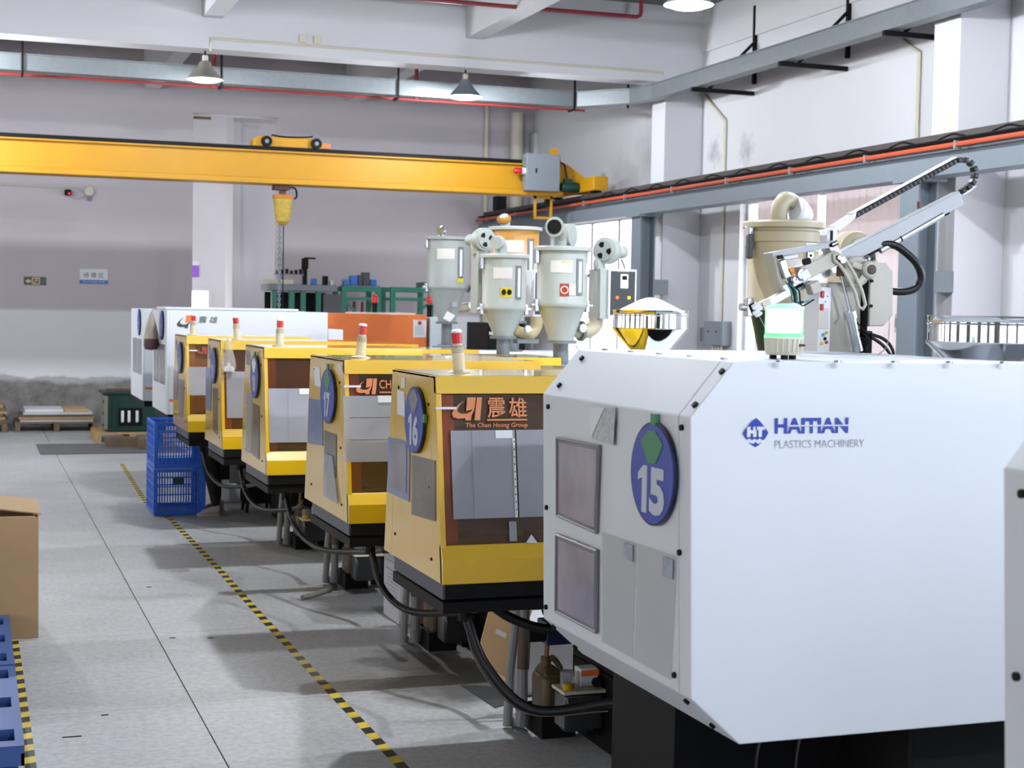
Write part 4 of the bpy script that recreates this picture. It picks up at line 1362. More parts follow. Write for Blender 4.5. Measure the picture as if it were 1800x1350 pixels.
def dryer(name, label, cx, cy, R, zl, zb, zc, rc, m, body2=None, elbow='right', blower=None, box=None, zfoot=1.4025, labels=True, sight=True):
    """vertical cylinder with lid, cone, air elbow; zl lid, zb body bottom, zc cone bottom"""
    r = thing(name, label, 'hopper dryer', (cx, cy, zfoot), 'hopper dryers above the machines')
    H = zl-zb
    obj('barrel', B(r).lathe([(0, zl-.01), (R, zl-.01), (R, zl-.09*H), (R, zb+.04), (R+.006, zb+.03), (R+.006, zb+.01), (R, zb), (0, zb)], (cx, cy, 0), n=40), body2 or m, r)
    obj('lid', B(r).lathe([(0, zl+.012), (R+.02, zl+.012), (R+.026, zl+.004), (R+.026, zl-.016), (R+.004, zl-.02), (0, zl-.02)], (cx, cy, 0), n=40), m, r)
    obj('cone', B(r).lathe([(0, zb), (R-.004, zb), (R-.02, zb-.03), (rc, zc+.02), (rc, zc), (0, zc)], (cx, cy, 0), n=36), m, r)
    obj('flange', B(r).lathe([(0, zc), (rc+.02, zc), (rc+.02, zc-.022), (0, zc-.022)], (cx, cy, 0), n=24), GALV, r)
    obj('throat', B(r).lathe([(0, zc-.022), (.05, zc-.022), (.05, zfoot+.012), (.085, zfoot+.01), (.085, zfoot), (0, zfoot)], (cx, cy, 0), n=20), GALV, r)
    for sx_ in (-1, 1):
        cl = obj('clamp', B(r).box(cx+sx_*(R+.012)-.014, cy-.02, zb-.03, cx+sx_*(R+.012)+.014, cy+.02, zb+.05), STEEL, r, bevel=.004)
        obj('clamp_knob', B(r).cyl((cx+sx_*(R+.026), cy, zb+.01), (cx+sx_*(R+.05), cy, zb+.01), .016, 12), STEEL, cl)
    obj('lid_catch', B(r).box(cx-R-.028, cy-.02, zl-.10, cx-R-.002, cy+.02, zl-.01), STEEL, r, bevel=.004)
    if labels:
        curved_label(r, cx, cy, R, -48, 2, zl-.165*H/.39*1.0, zl-.085*H/.39, LABW, 'paper_label')
    if sight:
        s = curved_label(r, cx, cy, R, 12, 30, zl-.36*H/.39*.86, zl-.07*H/.39, GALV, 'sight_glass_frame', .006)
        curved_label(s, cx, cy, R+.006, 17, 25, zl-.34*H/.39*.86, zl-.09*H/.39, PAPER, 'sight_glass', .002)
    if elbow == 'right':      # bend that curls over to the left
        pts = spline([(cx+.02, cy, zl), (cx+.02, cy, zl+.05), (cx-.005, cy-.02, zl+.085), (cx-.05, cy-.05, zl+.09)], 6)
        obj('air_elbow', B(r).tube(pts, .045, 16), m, r, smooth=60)
    return r


def blower_on(r, c, rad, d, m, mt=True):
    c, d = Vector(c), Vector(d).normalized()
    bl = obj('blower', B(r).lathe([(0, 0), (rad*.78, 0), (rad*.8, .008), (rad, .012), (rad, .07), (rad*.9, .085), (rad*.9, .1), (rad*.7, .11), (0, .11)], c, d, 30), m, r)
    e1 = d.orthogonal().normalized()
    e2 = d.cross(e1)
    for k in range(3):
        a = k*2.094+.5
        p = []
        for t, q in ((a-.38, .28), (a-.45, .62), (a, .68), (a+.45, .62), (a+.38, .28)):
            p.append((math.cos(t)*rad*q, math.sin(t)*rad*q))
        obj('blower_slot', B(r).plate(p[::-1], c-d*.002, e1, e2, .0), BLACK, bl, smooth=0) if False else obj('blower_slot', B(r).add([c-d*.002+e1*x+e2*y for x, y in p]+[c+d*.002+e1*x+e2*y for x, y in p], [(0, 1, 2, 3, 4), (9, 8, 7, 6, 5)]+[(i, (i+1) % 5, (i+1) % 5+5, i+5) for i in range(5)]), BLACK, bl, smooth=0)
    if mt:
        obj('blower_motor', B(r).lathe([(0, .11), (rad*.42, .11), (rad*.5, .125), (rad*.5, .24), (rad*.4, .255), (0, .255)], c, d, 20), m, bl)
    return bl


def control_box(r, x0, y0, z0, x1, y1, z1, face=(1, 1)):
    cb_ = obj('control_box', B(r).box(x0, y0, z0, x1, y1, z1), PAPER if face[0] else DRY, r, bevel=.006)
    wd, ht = x1-x0, z1-z0
    obj('control_face', B(r).box(x0+.014, y0-.004, z0+.014, x1-.014, y0, z1-.014), PANELB, cb_)
    mt_ = obj('meter', B(r).box(x0+.4*wd, y0-.009, z0+.6*ht, x0+.68*wd, y0-.004, z0+.9*ht), PAPER, cb_, bevel=.002)
    obj('meter_window', B(r).box(x0+.46*wd, y0-.0115, z0+.78*ht, x0+.62*wd, y0-.009, z0+.86*ht), BLACK, cb_)
    for t, mm in ((.3, AMB1), (.72, AMB2)):
        obj('pilot_light', B(r).lathe([(0, .012), (.006, .011), (.01, .004), (.01, 0)], (x0+t*wd, y0-.004, z0+.41*ht), (0, -1, 0), 14), mm, cb_)
    text('lettering', 'HOPPER DRYER', GOLD, cb_, (x0+.3*wd, y0-.0045, z0+.935*ht), (1, 0, 0), (0, 0, 1), .42*wd, .010)
    return cb_


# machine 18's dryer, the near light grey one with its control box to the right
cx, cy = 3.625, 9.27
r = dryer('hopper_dryer', 'light grey hopper dryer with a red label, black control panel at its right', cx, cy, .165, 2.155, 1.775, 1.56, .085, DRY, elbow=None)
pts = spline([(3.605, 9.27, 2.16), (3.605, 9.27, 2.22), (3.58, 9.22, 2.275), (3.53, 9.14, 2.285), (3.50, 9.10, 2.285)], 6)
n_ = len(pts)
obj('air_elbow', B(r).tube(pts, [.045]*(n_-3)+[.048, .055, .064], 18), DRY, r, smooth=60)
obj('elbow_mouth', B(r).cyl((3.493, 9.09, 2.285), (3.499, 9.098, 2.285), .046, 18), BLACK, r)
obj('filter_drum', B(r).cyl((3.62, 9.36, 2.245), (3.70, 9.28, 2.245), .075, 24), DRY, r)
obj('catch_post', B(r).box(3.51, 9.18, 2.16, 3.525, 9.2, 2.25), DRY, r)
curved_label(r, cx, cy, .165, -26, -6, 1.845, 1.925, REDPR, 'red_label', .0035)
curved_label(r, cx, cy, .165, -5, 11, 1.85, 1.925, LABW, 'paper_label', .003)
ng = B(r)
obj('label_ring', ng.lathe([(.02, 0), (.026, .001), (.026, .004), (.02, .004)], (3.579, 9.27-.1625, 1.885), (-.28, -1, 0), 20, closed=True), PAPER, r)
curved_label(r, cx, cy, .165, -24, -2, 2.062, 2.068, YLAB, 'yellow_tape', .0045)
curved_label(r, cx, cy, .165, 42, 62, 1.985, 2.06, LABW, 'paper_label')
obj('control_box_back', B(r).box(3.872, 9.22, 1.70, 3.94, 9.42, 2.03), DRY, r, bevel=.006)
control_box(r, 3.925, 9.20, 1.715, 4.125, 9.36, 2.03)
obj('blower_pipe', B(r).tube(spline([(3.90, 9.3, 2.03), (3.90, 9.3, 2.08), (3.93, 9.3, 2.12)]), .04, 14), DRY, r)
blower_on(r, (3.90, 9.24, 2.15), .088, (.82, .57, 0), DRY)
obj('motor_wire', B(r).tube(spline([(4.09, 9.38, 2.1), (4.1, 9.36, 2.06), (4.09, 9.32, 2.03)]), .005, 5), BLACK, r)
pts = spline([(3.89, 9.31, 1.71), (3.88, 9.31, 1.66), (3.84, 9.305, 1.625), (3.78, 9.30, 1.62), (3.68, 9.285, 1.635)], 6)
obj('lower_elbow', B(r).tube(pts, .048, 16), BEIGE, r, smooth=60)
obj('elbow_flange', B(r).cyl((3.765, 9.297, 1.62), (3.785, 9.299, 1.62), .068, 20), GALV, r)
th_ = obj('thermometer', B(r).cyl((3.755, 9.23, 1.64), (3.758, 9.215, 1.64), .028, 20), STEEL, r)
obj('thermometer_face', B(r).cyl((3.758, 9.215, 1.64), (3.7585, 9.213, 1.64), .024, 20), PAPER, th_)
obj('support_rod', B(r).beam((3.70, 9.2, 1.53), (3.76, 9.15, 1.41), .006, .006), GREEN, r)

# machine 19's dryer
cx, cy = 3.782, 10.87
r = dryer('hopper_dryer', 'light grey hopper dryer with yellow warning label, in front of the amber stained one', cx, cy, .166, 2.155, 1.745, 1.555, .08, DRY, elbow=None)
pts = spline([(cx-.03, cy, 2.16), (cx-.03, cy, 2.21), (cx-.055, cy-.03, 2.255), (cx-.10, cy-.09, 2.25)], 6)
obj('air_elbow', B(r).tube(pts, .048, 16), DRY, r, smooth=60)
lb = curved_label(r, cx, cy, .166, -28, 2, 1.842, 1.918, YLAB, 'warning_label', .003)
for k in (0, 1):
    o = obj('warning_symbol', B(r).plate(ell(.018, .022, 14), (cx-.058+.042*k, cy-.1695+.004*(1-k), 1.882), (1, -.2+.25*(1-k), 0), (0, 0, 1), .002), BLACK, lb, smooth=0)
obj('dryer_tower', B(r).box(3.64, 11.08, 1.72, 3.72, 11.25, 2.20), DRY, r, bevel=.008)
obj('tower_face', B(r).box(3.685, 11.07, 1.82, 3.715, 11.079, 2.17), PANELB, r)
blower_on(r, (3.70, 11.06, 2.285), .088, (-.25, .95, 0), DRY)
obj('blower_pipe', B(r).tube(spline([(3.66, 11.16, 2.18), (3.65, 11.16, 2.24), (3.66, 11.14, 2.30)]), .045, 12), DRY, r)
obj('control_box', B(r).box(4.06, 10.98, 1.70, 4.17, 11.2, 2.06), PAPER, r, bevel=.006)
obj('control_face', B(r).box(4.075, 10.974, 1.72, 4.16, 10.98, 2.04), PANELB, r)
pts = spline([(4.10, 11.0, 1.70), (4.09, 11.0, 1.62), (4.03, 10.97, 1.57), (3.95, 10.94, 1.575), (3.86, 10.90, 1.60)], 6)
obj('lower_elbow', B(r).tube(pts, .048, 16), mat('dryer enamel with amber stain', '#b9a980', .4, noise=.2, nscale=12), r, smooth=60)
th_ = obj('thermometer', B(r).cyl((3.965, 10.85, 1.61), (3.968, 10.835, 1.61), .028, 20), STEEL, r)
obj('thermometer_face', B(r).cyl((3.968, 10.835, 1.61), (3.9685, 10.833, 1.61), .024, 20), PAPER, th_)
obj('slide_gate', B(r).box(3.88, 10.82, 1.50, 4.05, 10.92, 1.53), GALV, r)

# machine 20's dryer: large, heat stained
cx, cy = 4.335, 12.2
r = dryer('hopper_dryer', 'tall hopper dryer with amber heat stains, behind two grey dryers', cx, cy, .205, 2.438, 1.95, 1.66, .09, DRY, body2=None, elbow=None)
STN = mat('stained dryer enamel', '#bfc4c0', .4, noise=0)
nt, bs = nodes_of(STN)
ge = nt.nodes.new('ShaderNodeNewGeometry')
sx = nt.nodes.new('ShaderNodeSeparateXYZ')
nt.links.new(ge.outputs['Position'], sx.inputs[0])
zl_ = zline(2.22, .30, 6, .14)
nt.links.new(mixc((.50, .53, .49, 1), (.52, .25, .05, 1), zl_), bs.inputs['Base Color'])
for ch in r.children:
    if ch.name.startswith('barrel'):
        ch.data.materials[0] = STN
obj('air_cap', B(r).tube(spline([(cx-.09, cy, 2.44), (cx-.09, cy, 2.50), (cx-.11, cy-.03, 2.53)]), .042, 14), DRY, r)
obj('canvas_wrap', B(r).lathe([(.048, 0), (.062, .015), (.06, .04), (.046, .055)], (cx-.105, cy-.02, 2.49), (-.3, -.4, 1), 12, closed=True), mat('ochre canvas', '#a8752f', .8, noise=.3), r)
obj('side_hose', B(r).tube(spline([(4.55, 12.05, 2.15), (4.60, 12.0, 2.08), (4.58, 12.02, 1.98), (4.56, 12.05, 1.9)]), .018, 8), DRY, r)

# machine 21's dryer, far left of the group
cx, cy = 4.266, 13.9
r = dryer('hopper_dryer', 'grey hopper dryer standing alone at the far left of the dryers', cx, cy, .196, 2.42, 1.94, 1.63, .085, mat('dull grey enamel', '#9fa4a2', .45, noise=.07), elbow=None)
obj('air_elbow', B(r).tube(spline([(cx-.06, cy, 2.42), (cx-.06, cy, 2.47), (cx-.08, cy-.04, 2.495), (cx-.11, cy-.09, 2.48)]), .038, 14), STEEL, r)
lb = curved_label(r, cx, cy, .196, 10, 32, 2.0, 2.065, YLAB, 'warning_label', .003)
curved_label(r, cx, cy, .17, -2, 12, 1.77, 1.82, PRINT, 'rating_plate', .02)
th_ = obj('thermometer', B(r).cyl((4.46, 13.78, 1.79), (4.463, 13.765, 1.79), .034, 20), STEEL, r)
obj('thermometer_face', B(r).cyl((4.463, 13.765, 1.79), (4.4635, 13.763, 1.79), .028, 20), PAPER, th_)
obj('lower_pipe', B(r).tube(spline([(4.35, 13.9, 1.76), (4.5, 13.93, 1.78), (4.60, 13.95, 1.86)]), .045, 12), BEIGE, r)
obj('motor', B(r).cyl((4.52, 13.8, 1.9), (4.52, 13.8, 2.0), .045, 14), GREENDK, r)
obj('hanging_tag', B(r).plate([(0, 0), (.07, -.03), (.12, .03), (.04, .07)], (4.16, 13.68, 1.66), (1, 0, 0), (0, 0, 1), .003), PAPER, r, smooth=0)

# machine 16's dryer: beige with a dark hopper below
cx, cy = 3.278, 5.79
r = dryer('hopper_dryer', 'beige hopper dryer behind the robot arm, with an air pipe on its lid', cx, cy, .150, 2.135, 1.77, 1.52, .085, BEIGE, elbow=None, labels=False, sight=False)
for ch in r.children:
    if ch.name.startswith('cone'):
        ch.data.materials[0] = GREENDK
obj('lid_band', B(r).lathe([(.151, 2.055), (.158, 2.06), (.158, 2.10), (.151, 2.105)], (cx, cy, 0), n=40, closed=True), BEIGE, r)
obj('bottom_band', B(r).lathe([(.151, 1.77), (.158, 1.773), (.158, 1.80), (.151, 1.803)], (cx, cy, 0), n=40, closed=True), STEEL, r)
pts = spline([(3.225, 5.74, 2.14), (3.22, 5.73, 2.19), (3.245, 5.73, 2.235), (3.30, 5.75, 2.225), (3.33, 5.76, 2.2)], 6)
obj('air_elbow', B(r).tube(pts, .036, 16), BEIGE, r, smooth=60)
obj('air_horn', B(r).lathe([(0, 0), (.055, 0), (.06, .012), (.05, .04), (.034, .075), (.022, .09), (0, .09)], (3.285, 5.72, 2.195), (.95, .15, -.3), 24), PAPER, r)
curved_label(r, cx, cy, .150, 8, 68, 2.02, 2.055, LABW, 'paper_label')
curved_label(r, cx, cy, .150, -48, 12, 1.94, 1.985, LABW, 'paper_label')
for ch, xx in (('恩', 3.292), ('士', 3.305), ('科', 3.318), ('料', 3.331)):
    text('lettering', ch, PRINTD, r, (xx, cy-.1545+.003*(xx-3.29)*40*.6, 2.031), (1, .25, 0), (0, 0, 1), .010, .014)
obj('lock_plate', B(r).box(3.305, 5.632, 1.985, 3.335, 5.642, 2.015), STEEL, r, bevel=.002)
obj('lock_hole', B(r).cyl((3.32, 5.63, 2.0), (3.32, 5.632, 2.0), .006, 10), BLACK, r)
obj('lid_latch', B(r).box(3.095, 5.76, 1.985, 3.118, 5.79, 2.09), SKIRT, r, bevel=.006)
bl = blower_on(r, (3.60, 5.80, 2.03), .088, (-.12, -1, .02), BEIGE, False)
obj('blower_hub', B(r).cyl((3.60, 5.68, 2.03), (3.60, 5.69, 2.03), .055, 24), mat('pale green casting', '#a9b5ad', .4), bl)
obj('blower_stand', B(r).box(3.56, 5.76, 1.41, 3.66, 5.9, 1.96), BEIGE, r, bevel=.01)
th_ = obj('thermometer', B(r).cyl((3.375, 5.62, 1.645), (3.377, 5.605, 1.645), .022, 20), STEEL, r)
obj('thermometer_face', B(r).cyl((3.377, 5.605, 1.645), (3.3772, 5.603, 1.645), .019, 20), PAPER, th_)
obj('lower_elbow', B(r).tube(spline([(3.36, 5.68, 1.60), (3.43, 5.7, 1.59), (3.52, 5.78, 1.60), (3.57, 5.81, 1.66)]), .03, 12), RUST, r)


# ------------------------------------------------------------------ polished hoppers
def steel_hopper(label, cx, cy, R, zt, zm, zb, rb, zfoot, fill):
    r = thing('steel_hopper', label, 'hopper', (cx, cy, zfoot))
    ym = zm+(zt-zm)*.7
    obj('drum', B(r).lathe([(R-.004, zm), (R, zm), (R, ym-.003), (R+.004, ym), (R, ym+.003), (R, zt-.004), (R+.004, zt), (R-.006, zt), (R-.006, zm+.01)], (cx, cy, 0), n=56, closed=True), CHROME, r, smooth=50)
    obj('cone', B(r).lathe([(R+.004, zm+.004), (R+.004, zm-.004), (rb, zb), (rb, zb-.03), (rb-.005, zb-.03), (rb-.005, zb), (R-.004, zm)], (cx, cy, 0), n=56, closed=True), CHROME, r, smooth=50)
    obj('throat', B(r).lathe([(0, zb-.02), (rb+.02, zb-.02), (rb+.02, zb-.04), (.05, zb-.045), (.05, zfoot), (0, zfoot)], (cx, cy, 0), n=24), GALV, r)
    if fill:
        g = B(r)
        prof = [(R-.008, zt-.012), (R*.8, zt+.004), (R*.55, zt+.028), (R*.28, zt+.054), (R*.1, zt+.064), (0, zt+.066)]
        obj('resin_granules', g.lathe([(R-.008, zt-.05)]+prof, (cx, cy, 0), n=40), GRAN, r, kind='stuff')
    return r


steel_hopper('polished steel hopper heaped with white granules, between dryers and switch box', 3.337, 7.26, .195, 1.763, 1.667, 1.545, .095, 1.405, True)
steel_hopper('polished steel hopper without a heap, near the right edge', 2.985, 3.93, .214, 1.757, 1.675, 1.57, .11, 1.255, False)


# ------------------------------------------------------------------ swing arm take-out robot
RY = 4.55
r = thing('takeout_robot', 'ivory swing arm take-out robot with black cable chain and silver boom', 'robot', (2.8, RY, 0))
obj('pedestal', B(r).box(2.735, RY-.03, 0, 2.875, RY+.09, 1.62), IVORY, r, bevel=.01)
obj('column', B(r).box(2.732, RY-.03, 1.62, 2.868, RY+.06, 1.865), IVORY, r, bevel=.008)
cp = obj('switch_panel', B(r).box(2.684, RY-.055, 1.60, 2.732, RY+.04, 1.845), PAPER, r, bevel=.003)
for z, wd_ in ((1.822, .009), (1.778, .008)):
    obj('red_switch', B(r).box(2.69, RY-.064, z-.011, 2.69+wd_*1.3, RY-.055, z+.011), RED, cp, bevel=.002)
obj('panel_sheet', B(r).box(2.683, RY-.0575, 1.705, 2.722, RY-.055, 1.775), LABW, cp)
for q, mm in (((2.705, 1.685), mat('blue pictogram', '#5aa6d8', .5)), ((2.718, 1.692), YLAB), ((2.70, 1.655), YLAB), ((2.718, 1.66), REDPR), ((2.712, 1.672), BLACK)):
    obj('pictogram', B(r).cyl((q[0], RY-.0575, q[1]), (q[0], RY-.055, q[1]), .006, 8), mm, cp)
for q in ((2.70, 1.81), (2.71, 1.797), (2.718, 1.815)):
    obj('panel_screw', B(r).cyl((q[0], RY-.057, q[1]), (q[0], RY-.055, q[1]), .002, 6), BLACK, cp)
hx = [(2.872, 1.933), (2.933, 1.934), (2.963, 1.904), (2.968, 1.753), (2.931, 1.717), (2.874, 1.716)]
hb = obj('drive_housing', B(r).prism(hx, 'Y', RY-.07, RY+.06), IVORY, r, bevel=.004)
obj('housing_seam', B(r).box(2.868, RY-.06, 1.68, 2.8735, RY+.03, 1.87), BLACK, r)
for z in (1.87, 1.785):
    obj('housing_knob', B(r).cyl((2.8765, RY-.078, z), (2.8765, RY-.07, z), .0055, 10), BLACK, hb)
gl = obj('cable_gland', B(r).lathe([(0, 0), (.02, 0), (.02, .012), (.021, .014), (.02, .016), (.02, .03), (.016, .034), (0, .034)], (2.907, RY-.01, 1.934), n=18), RUBBER, r)
hs = spline([(2.915, RY-.01, 1.985), (2.935, RY-.03, 1.998), (2.985, RY-.04, 1.995), (3.029, RY-.04, 1.972), (3.075, RY-.04, 1.935), (3.103, RY-.03, 1.89), (3.09, RY-.02, 1.852), (3.05, RY-.01, 1.838), (3.0, RY, 1.84), (2.962, RY, 1.850)], 6)
obj('cable_hose', B(r).tube(hs, .0135, 14), RUBBER, r, smooth=60)
obj('loose_wire', B(r).tube(spline([(2.90, RY-.02, 1.972), (2.91, RY-.03, 1.985), (2.92, RY-.02, 1.993)]), .003, 5), mat('teal wire', '#2f8f84', .4), r)
obj('air_fitting', B(r).cyl((2.855, RY-.05, 1.938), (2.865, RY-.05, 1.938), .012, 12), STEEL, r)
obj('air_fitting', B(r).cyl((2.868, RY-.05, 1.944), (2.877, RY-.05, 1.944), .013, 12), STEEL, r)
# shoulder
obj('shoulder_drum', B(r).cyl((2.82, RY-.075, 1.90), (2.82, RY-.03, 1.90), .052, 32), IVORY, r, bevel=.006)
pv = obj('shoulder_hub', B(r).lathe([(0, 0), (.03, 0), (.03, .028), (.024, .034), (0, .034)], (2.852, RY-.075, 1.907), (0, -1, 0), 28), IVORY, r)
obj('hub_cap', B(r).lathe([(0, 0), (.0165, 0), (.0165, .004), (0, .006)], (2.852, RY-.109, 1.907), (0, -1, 0), 24), mat('brown black cap', '#37302e', .4), pv)
for q in ((2.785, 1.925), (2.885, 1.935), (2.815, 1.862)):
    obj('hub_arm', B(r).beam((2.852, RY-.088, 1.907), (q[0], RY-.088, q[1]), .02, .022), IVORY, pv, bevel=.004)
# slotted link
A = spline([(2.708, RY-.12, 1.945), (2.735, RY-.12, 1.925), (2.765, RY-.12, 1.885), (2.795, RY-.12, 1.835), (2.812, RY-.12, 1.785)], 5)
left, right = [], []
for i, p in enumerate(A):
    d = (A[min(i+1, len(A)-1)]-A[max(i-1, 0)]).normalized()
    nrm = Vector((-d.z, 0, d.x))
    left.append(p+nrm*.0135)
    right.append(p-nrm*.0135)
d0 = (A[0]-A[1]).normalized()
d1 = (A[-1]-A[-2]).normalized()
loop = left+[A[-1]+d1*.012]+right[::-1]+[A[0]+d0*.012]
obj('slotted_link', B(r).tube(loop, .0062, 8, closed=True), IVORY, r, smooth=60)
obj('link_bolt', B(r).cyl((2.728, RY-.132, 1.935), (2.728, RY-.108, 1.935), .011, 16), STEEL, r)
obj('link_bolt', B(r).cyl((2.715, RY-.130, 1.943), (2.715, RY-.108, 1.943), .007, 12), STEEL, r)
# gas cylinder
obj('piston_rod', B(r).cyl((2.738, RY-.10, 1.895), (2.782, RY-.10, 1.75), .0055, 10), CHROME, r)
gc = obj('air_cylinder', B(r).cyl((2.780, RY-.10, 1.758), (2.815, RY-.10, 1.632), .0165, 16), STEEL, r)
obj('cylinder_collar', B(r).cyl((2.778, RY-.10, 1.765), (2.784, RY-.10, 1.742), .022, 16), STEEL, gc)
obj('rod_clevis', B(r).box(2.728, RY-.11, 1.882, 2.748, RY-.09, 1.915), mat('brown steel', '#6b4a3a', .6), r)
for k in range(3):
    obj('air_tube', B(r).tube(spline([(2.80, RY-.11, 1.73-.02*k), (2.825+.01*k, RY-.12, 1.70-.02*k), (2.85, RY-.11, 1.695-.03*k), (2.868-.02*k, RY-.08, 1.70-.05*k)]), .0025, 5), BLACK, r)
obj('lower_bracket', B(r).box(2.868, RY-.06, 1.615, 2.895, RY+.03, 1.70), BLACK, r, bevel=.003)
obj('lower_hose', B(r).tube(spline([(2.88, RY-.07, 1.69), (2.93, RY-.07, 1.675), (2.965, RY-.07, 1.645), (2.975, RY-.07, 1.60), (2.965, RY-.05, 1.5)]), .006, 8), RUBBER, r)
obj('lower_hose', B(r).tube(spline([(2.88, RY-.075, 1.68), (2.92, RY-.08, 1.655), (2.955, RY-.08, 1.62), (2.985, RY-.07, 1.56)]), .006, 8), RUBBER, r)
# boom
ax = Vector((3.258-2.764, 0, 2.176-1.943)).normalized()
upv = Vector((-ax.z, 0, ax.x))
b0 = Vector((2.705, RY-.02, 1.905))
b1 = Vector((3.252, RY-.02, 2.168))
obj('boom', B(r).beam(b0, b1, .045, .050), BOOM, r, bevel=.003)
sl0 = Vector((2.555, RY-.045, 1.823))
obj('slide_rail', B(r).beam(sl0, sl0+ax*.22, .025, .036, ), STEEL, r, bevel=.002)
obj('slide_slot', B(r).beam(sl0+ax*.03+Vector((0, -.013, 0)), sl0+ax*.075+Vector((0, -.013, 0)), .002, .010), BLACK, r)
obj('boom_line', B(r).beam(b0+ax*.2-upv*.031, b1-ax*.06-upv*.031, .02, .006), BLACK, r)
cc0, cc1 = Vector((2.93, RY-.035, 1.975)), Vector((3.178, RY-.035, 2.107))
rc = obj('air_cylinder', B(r).cyl(cc0, cc1, .0115, 14), STEEL, r)
obj('cylinder_band', B(r).cyl(cc0.lerp(cc1, .31), cc0.lerp(cc1, .33), .0125, 14), BLACK, rc)
obj('grease_nipple', B(r).cyl((3.085, RY-.03, 2.125), (3.085, RY-.03, 2.148), .007, 10), mat('brown steel', '#6b4a3a', .6), r)
# cable chain: straight run, bend, back to the boom end
def arc(c, rad, a0, a1, k):
    return [Vector((c[0]+rad*math.cos(math.radians(a0+(a1-a0)*i/k)), RY-.02, c[1]+rad*math.sin(math.radians(a0+(a1-a0)*i/k)))) for i in range(k+1)]


st, en = Vector((2.822, RY-.02, 2.085)), Vector((3.235, RY-.02, 2.297))
run = [st.lerp(en, i/26) for i in range(27)]
path = run+[Vector((3.262, RY-.02, 2.303)), Vector((3.288, RY-.02, 2.299)), Vector((3.308, RY-.02, 2.282)), Vector((3.318, RY-.02, 2.259)), Vector((3.314, RY-.02, 2.235)), Vector((3.300, RY-.02, 2.215)), Vector((3.278, RY-.02, 2.200)), Vector((3.256, RY-.02, 2.188))]
lk_mesh = None
for i in range(len(path)-1):
    p, q = path[i], path[i+1]
    d = (q-p)
    if lk_mesh is None:
        o = obj('chain_link', B().box(-.0105, -.012, -.0095, .0075, .012, .0095), RUBBER, r, bevel=.0025)
        lk_mesh = o.data
        h0 = obj('link_hole', B().box(-.004, -.0135, -.0045, .004, -.012, .0045), SKIRT, o, bevel=.001)
    else:
        o2 = o.copy()
        COL.objects.link(o2)
        h2 = h0.copy()
        COL.objects.link(h2)
        h2.parent = o2
        o = o2
    o.location = (p+q)/2-Vector(r.location)
    o.rotation_euler = (0, -math.atan2(d.z, d.x), 0)
up2 = Vector((-(en-st).z, 0, (en-st).x)).normalized()
obj('chain_cover', B(r).beam(st+up2*.013-(en-st)*.0, en+up2*.013, .028, .004), PAPER, r)
obj('chain_tray', B(r).prism([(2.745, 2.052), (2.80, 2.085), (2.832, 2.104), (2.828, 2.082), (2.79, 2.052), (2.765, 2.035)], 'Y', RY-.04, RY), PAPER, r, bevel=.002)
obj('tail_strip', B(r).tube([(3.256, RY-.04, 2.178), (3.285, RY-.04, 2.195), (3.308, RY-.04, 2.212)], .003, 6), PAPER, r)
# head frame and tools
obj('head_bracket', B(r).prism([(2.712, 2.04), (2.742, 2.05), (2.735, 1.99), (2.765, 1.94), (2.742, 1.93), (2.705, 1.985), (2.700, 2.02)], 'Y', RY-.07, RY-.02), PAPER, r, bevel=.003)
obj('head_slot', B(r).box(2.713, RY-.073, 2.0, 2.722, RY-.07, 2.035), BLACK, r)
obj('head_beam', B(r).beam((2.485, RY-.06, 1.945), (2.712, RY-.06, 1.987), .06, .018), BOOM, r, bevel=.002)
obj('head_end', B(r).beam((2.705, RY-.06, 1.995), (2.738, RY-.06, 1.945), .06, .032), PAPER, r, bevel=.003)
for k in (0, 1):
    obj('end_groove', B(r).beam((2.703+.006*k, RY-.0925, 1.99-.010*k), (2.725+.006*k, RY-.0925, 2.0-.010*k), .003, .004), BLACK, r)
obj('side_plate', B(r).prism([(2.488, 1.940), (2.50, 1.943), (2.528, 1.84), (2.545, 1.80), (2.535, 1.80), (2.505, 1.87)], 'Y', RY-.095, RY-.03), IVORY, r, bevel=.002)
obj('tool_cylinder', B(r).beam((2.512, RY-.10, 1.93), (2.535, RY-.10, 1.872), .026, .026), STEEL, r, bevel=.003)
obj('guide_pin', B(r).cyl((2.520, RY-.10, 1.935), (2.572, RY-.10, 1.944), .007, 10), PAPER, r)
obj('amber_fitting', B(r).beam((2.540, RY-.11, 1.905), (2.552, RY-.11, 1.885), .018, .016), mat('amber plastic', '#d98324', .4), r, bevel=.002)
obj('knob', B(r).cyl((2.588, RY-.115, 1.925), (2.610, RY-.115, 1.930), .011, 12), BLACK, r)
obj('knob', B(r).cyl((2.505, RY-.115, 1.94), (2.505, RY-.095, 1.94), .007, 10), BLACK, r)
obj('tool_block', B(r).beam((2.585, RY-.09, 1.885), (2.72, RY-.09, 1.945), .05, .05), IVORY, r, bevel=.004)
obj('white_block', B(r).beam((2.580, RY-.118, 1.895), (2.598, RY-.118, 1.87), .02, .032), PAPER, r, bevel=.002)
obj('ring_fitting', B(r).lathe([(.008, 0), (.0155, 0), (.0155, .012), (.008, .012)], (2.572, RY-.115, 1.885), (.3, -1, 0), 18, closed=True), STEEL, r)
obj('ring_fitting', B(r).lathe([(.004, 0), (.013, 0), (.013, .012), (.004, .012)], (2.555, RY-.11, 1.866), (.3, -1, 0), 18, closed=True), STEEL, r)
obj('stop_bar', B(r).beam((2.54, RY-.105, 1.872), (2.572, RY-.105, 1.80), .006, .012), SKIRT, r)
obj('tool_motor', B(r).beam((2.63, RY-.08, 1.835), (2.665, RY-.08, 1.85), .04, .04), IVORY, r, bevel=.004)
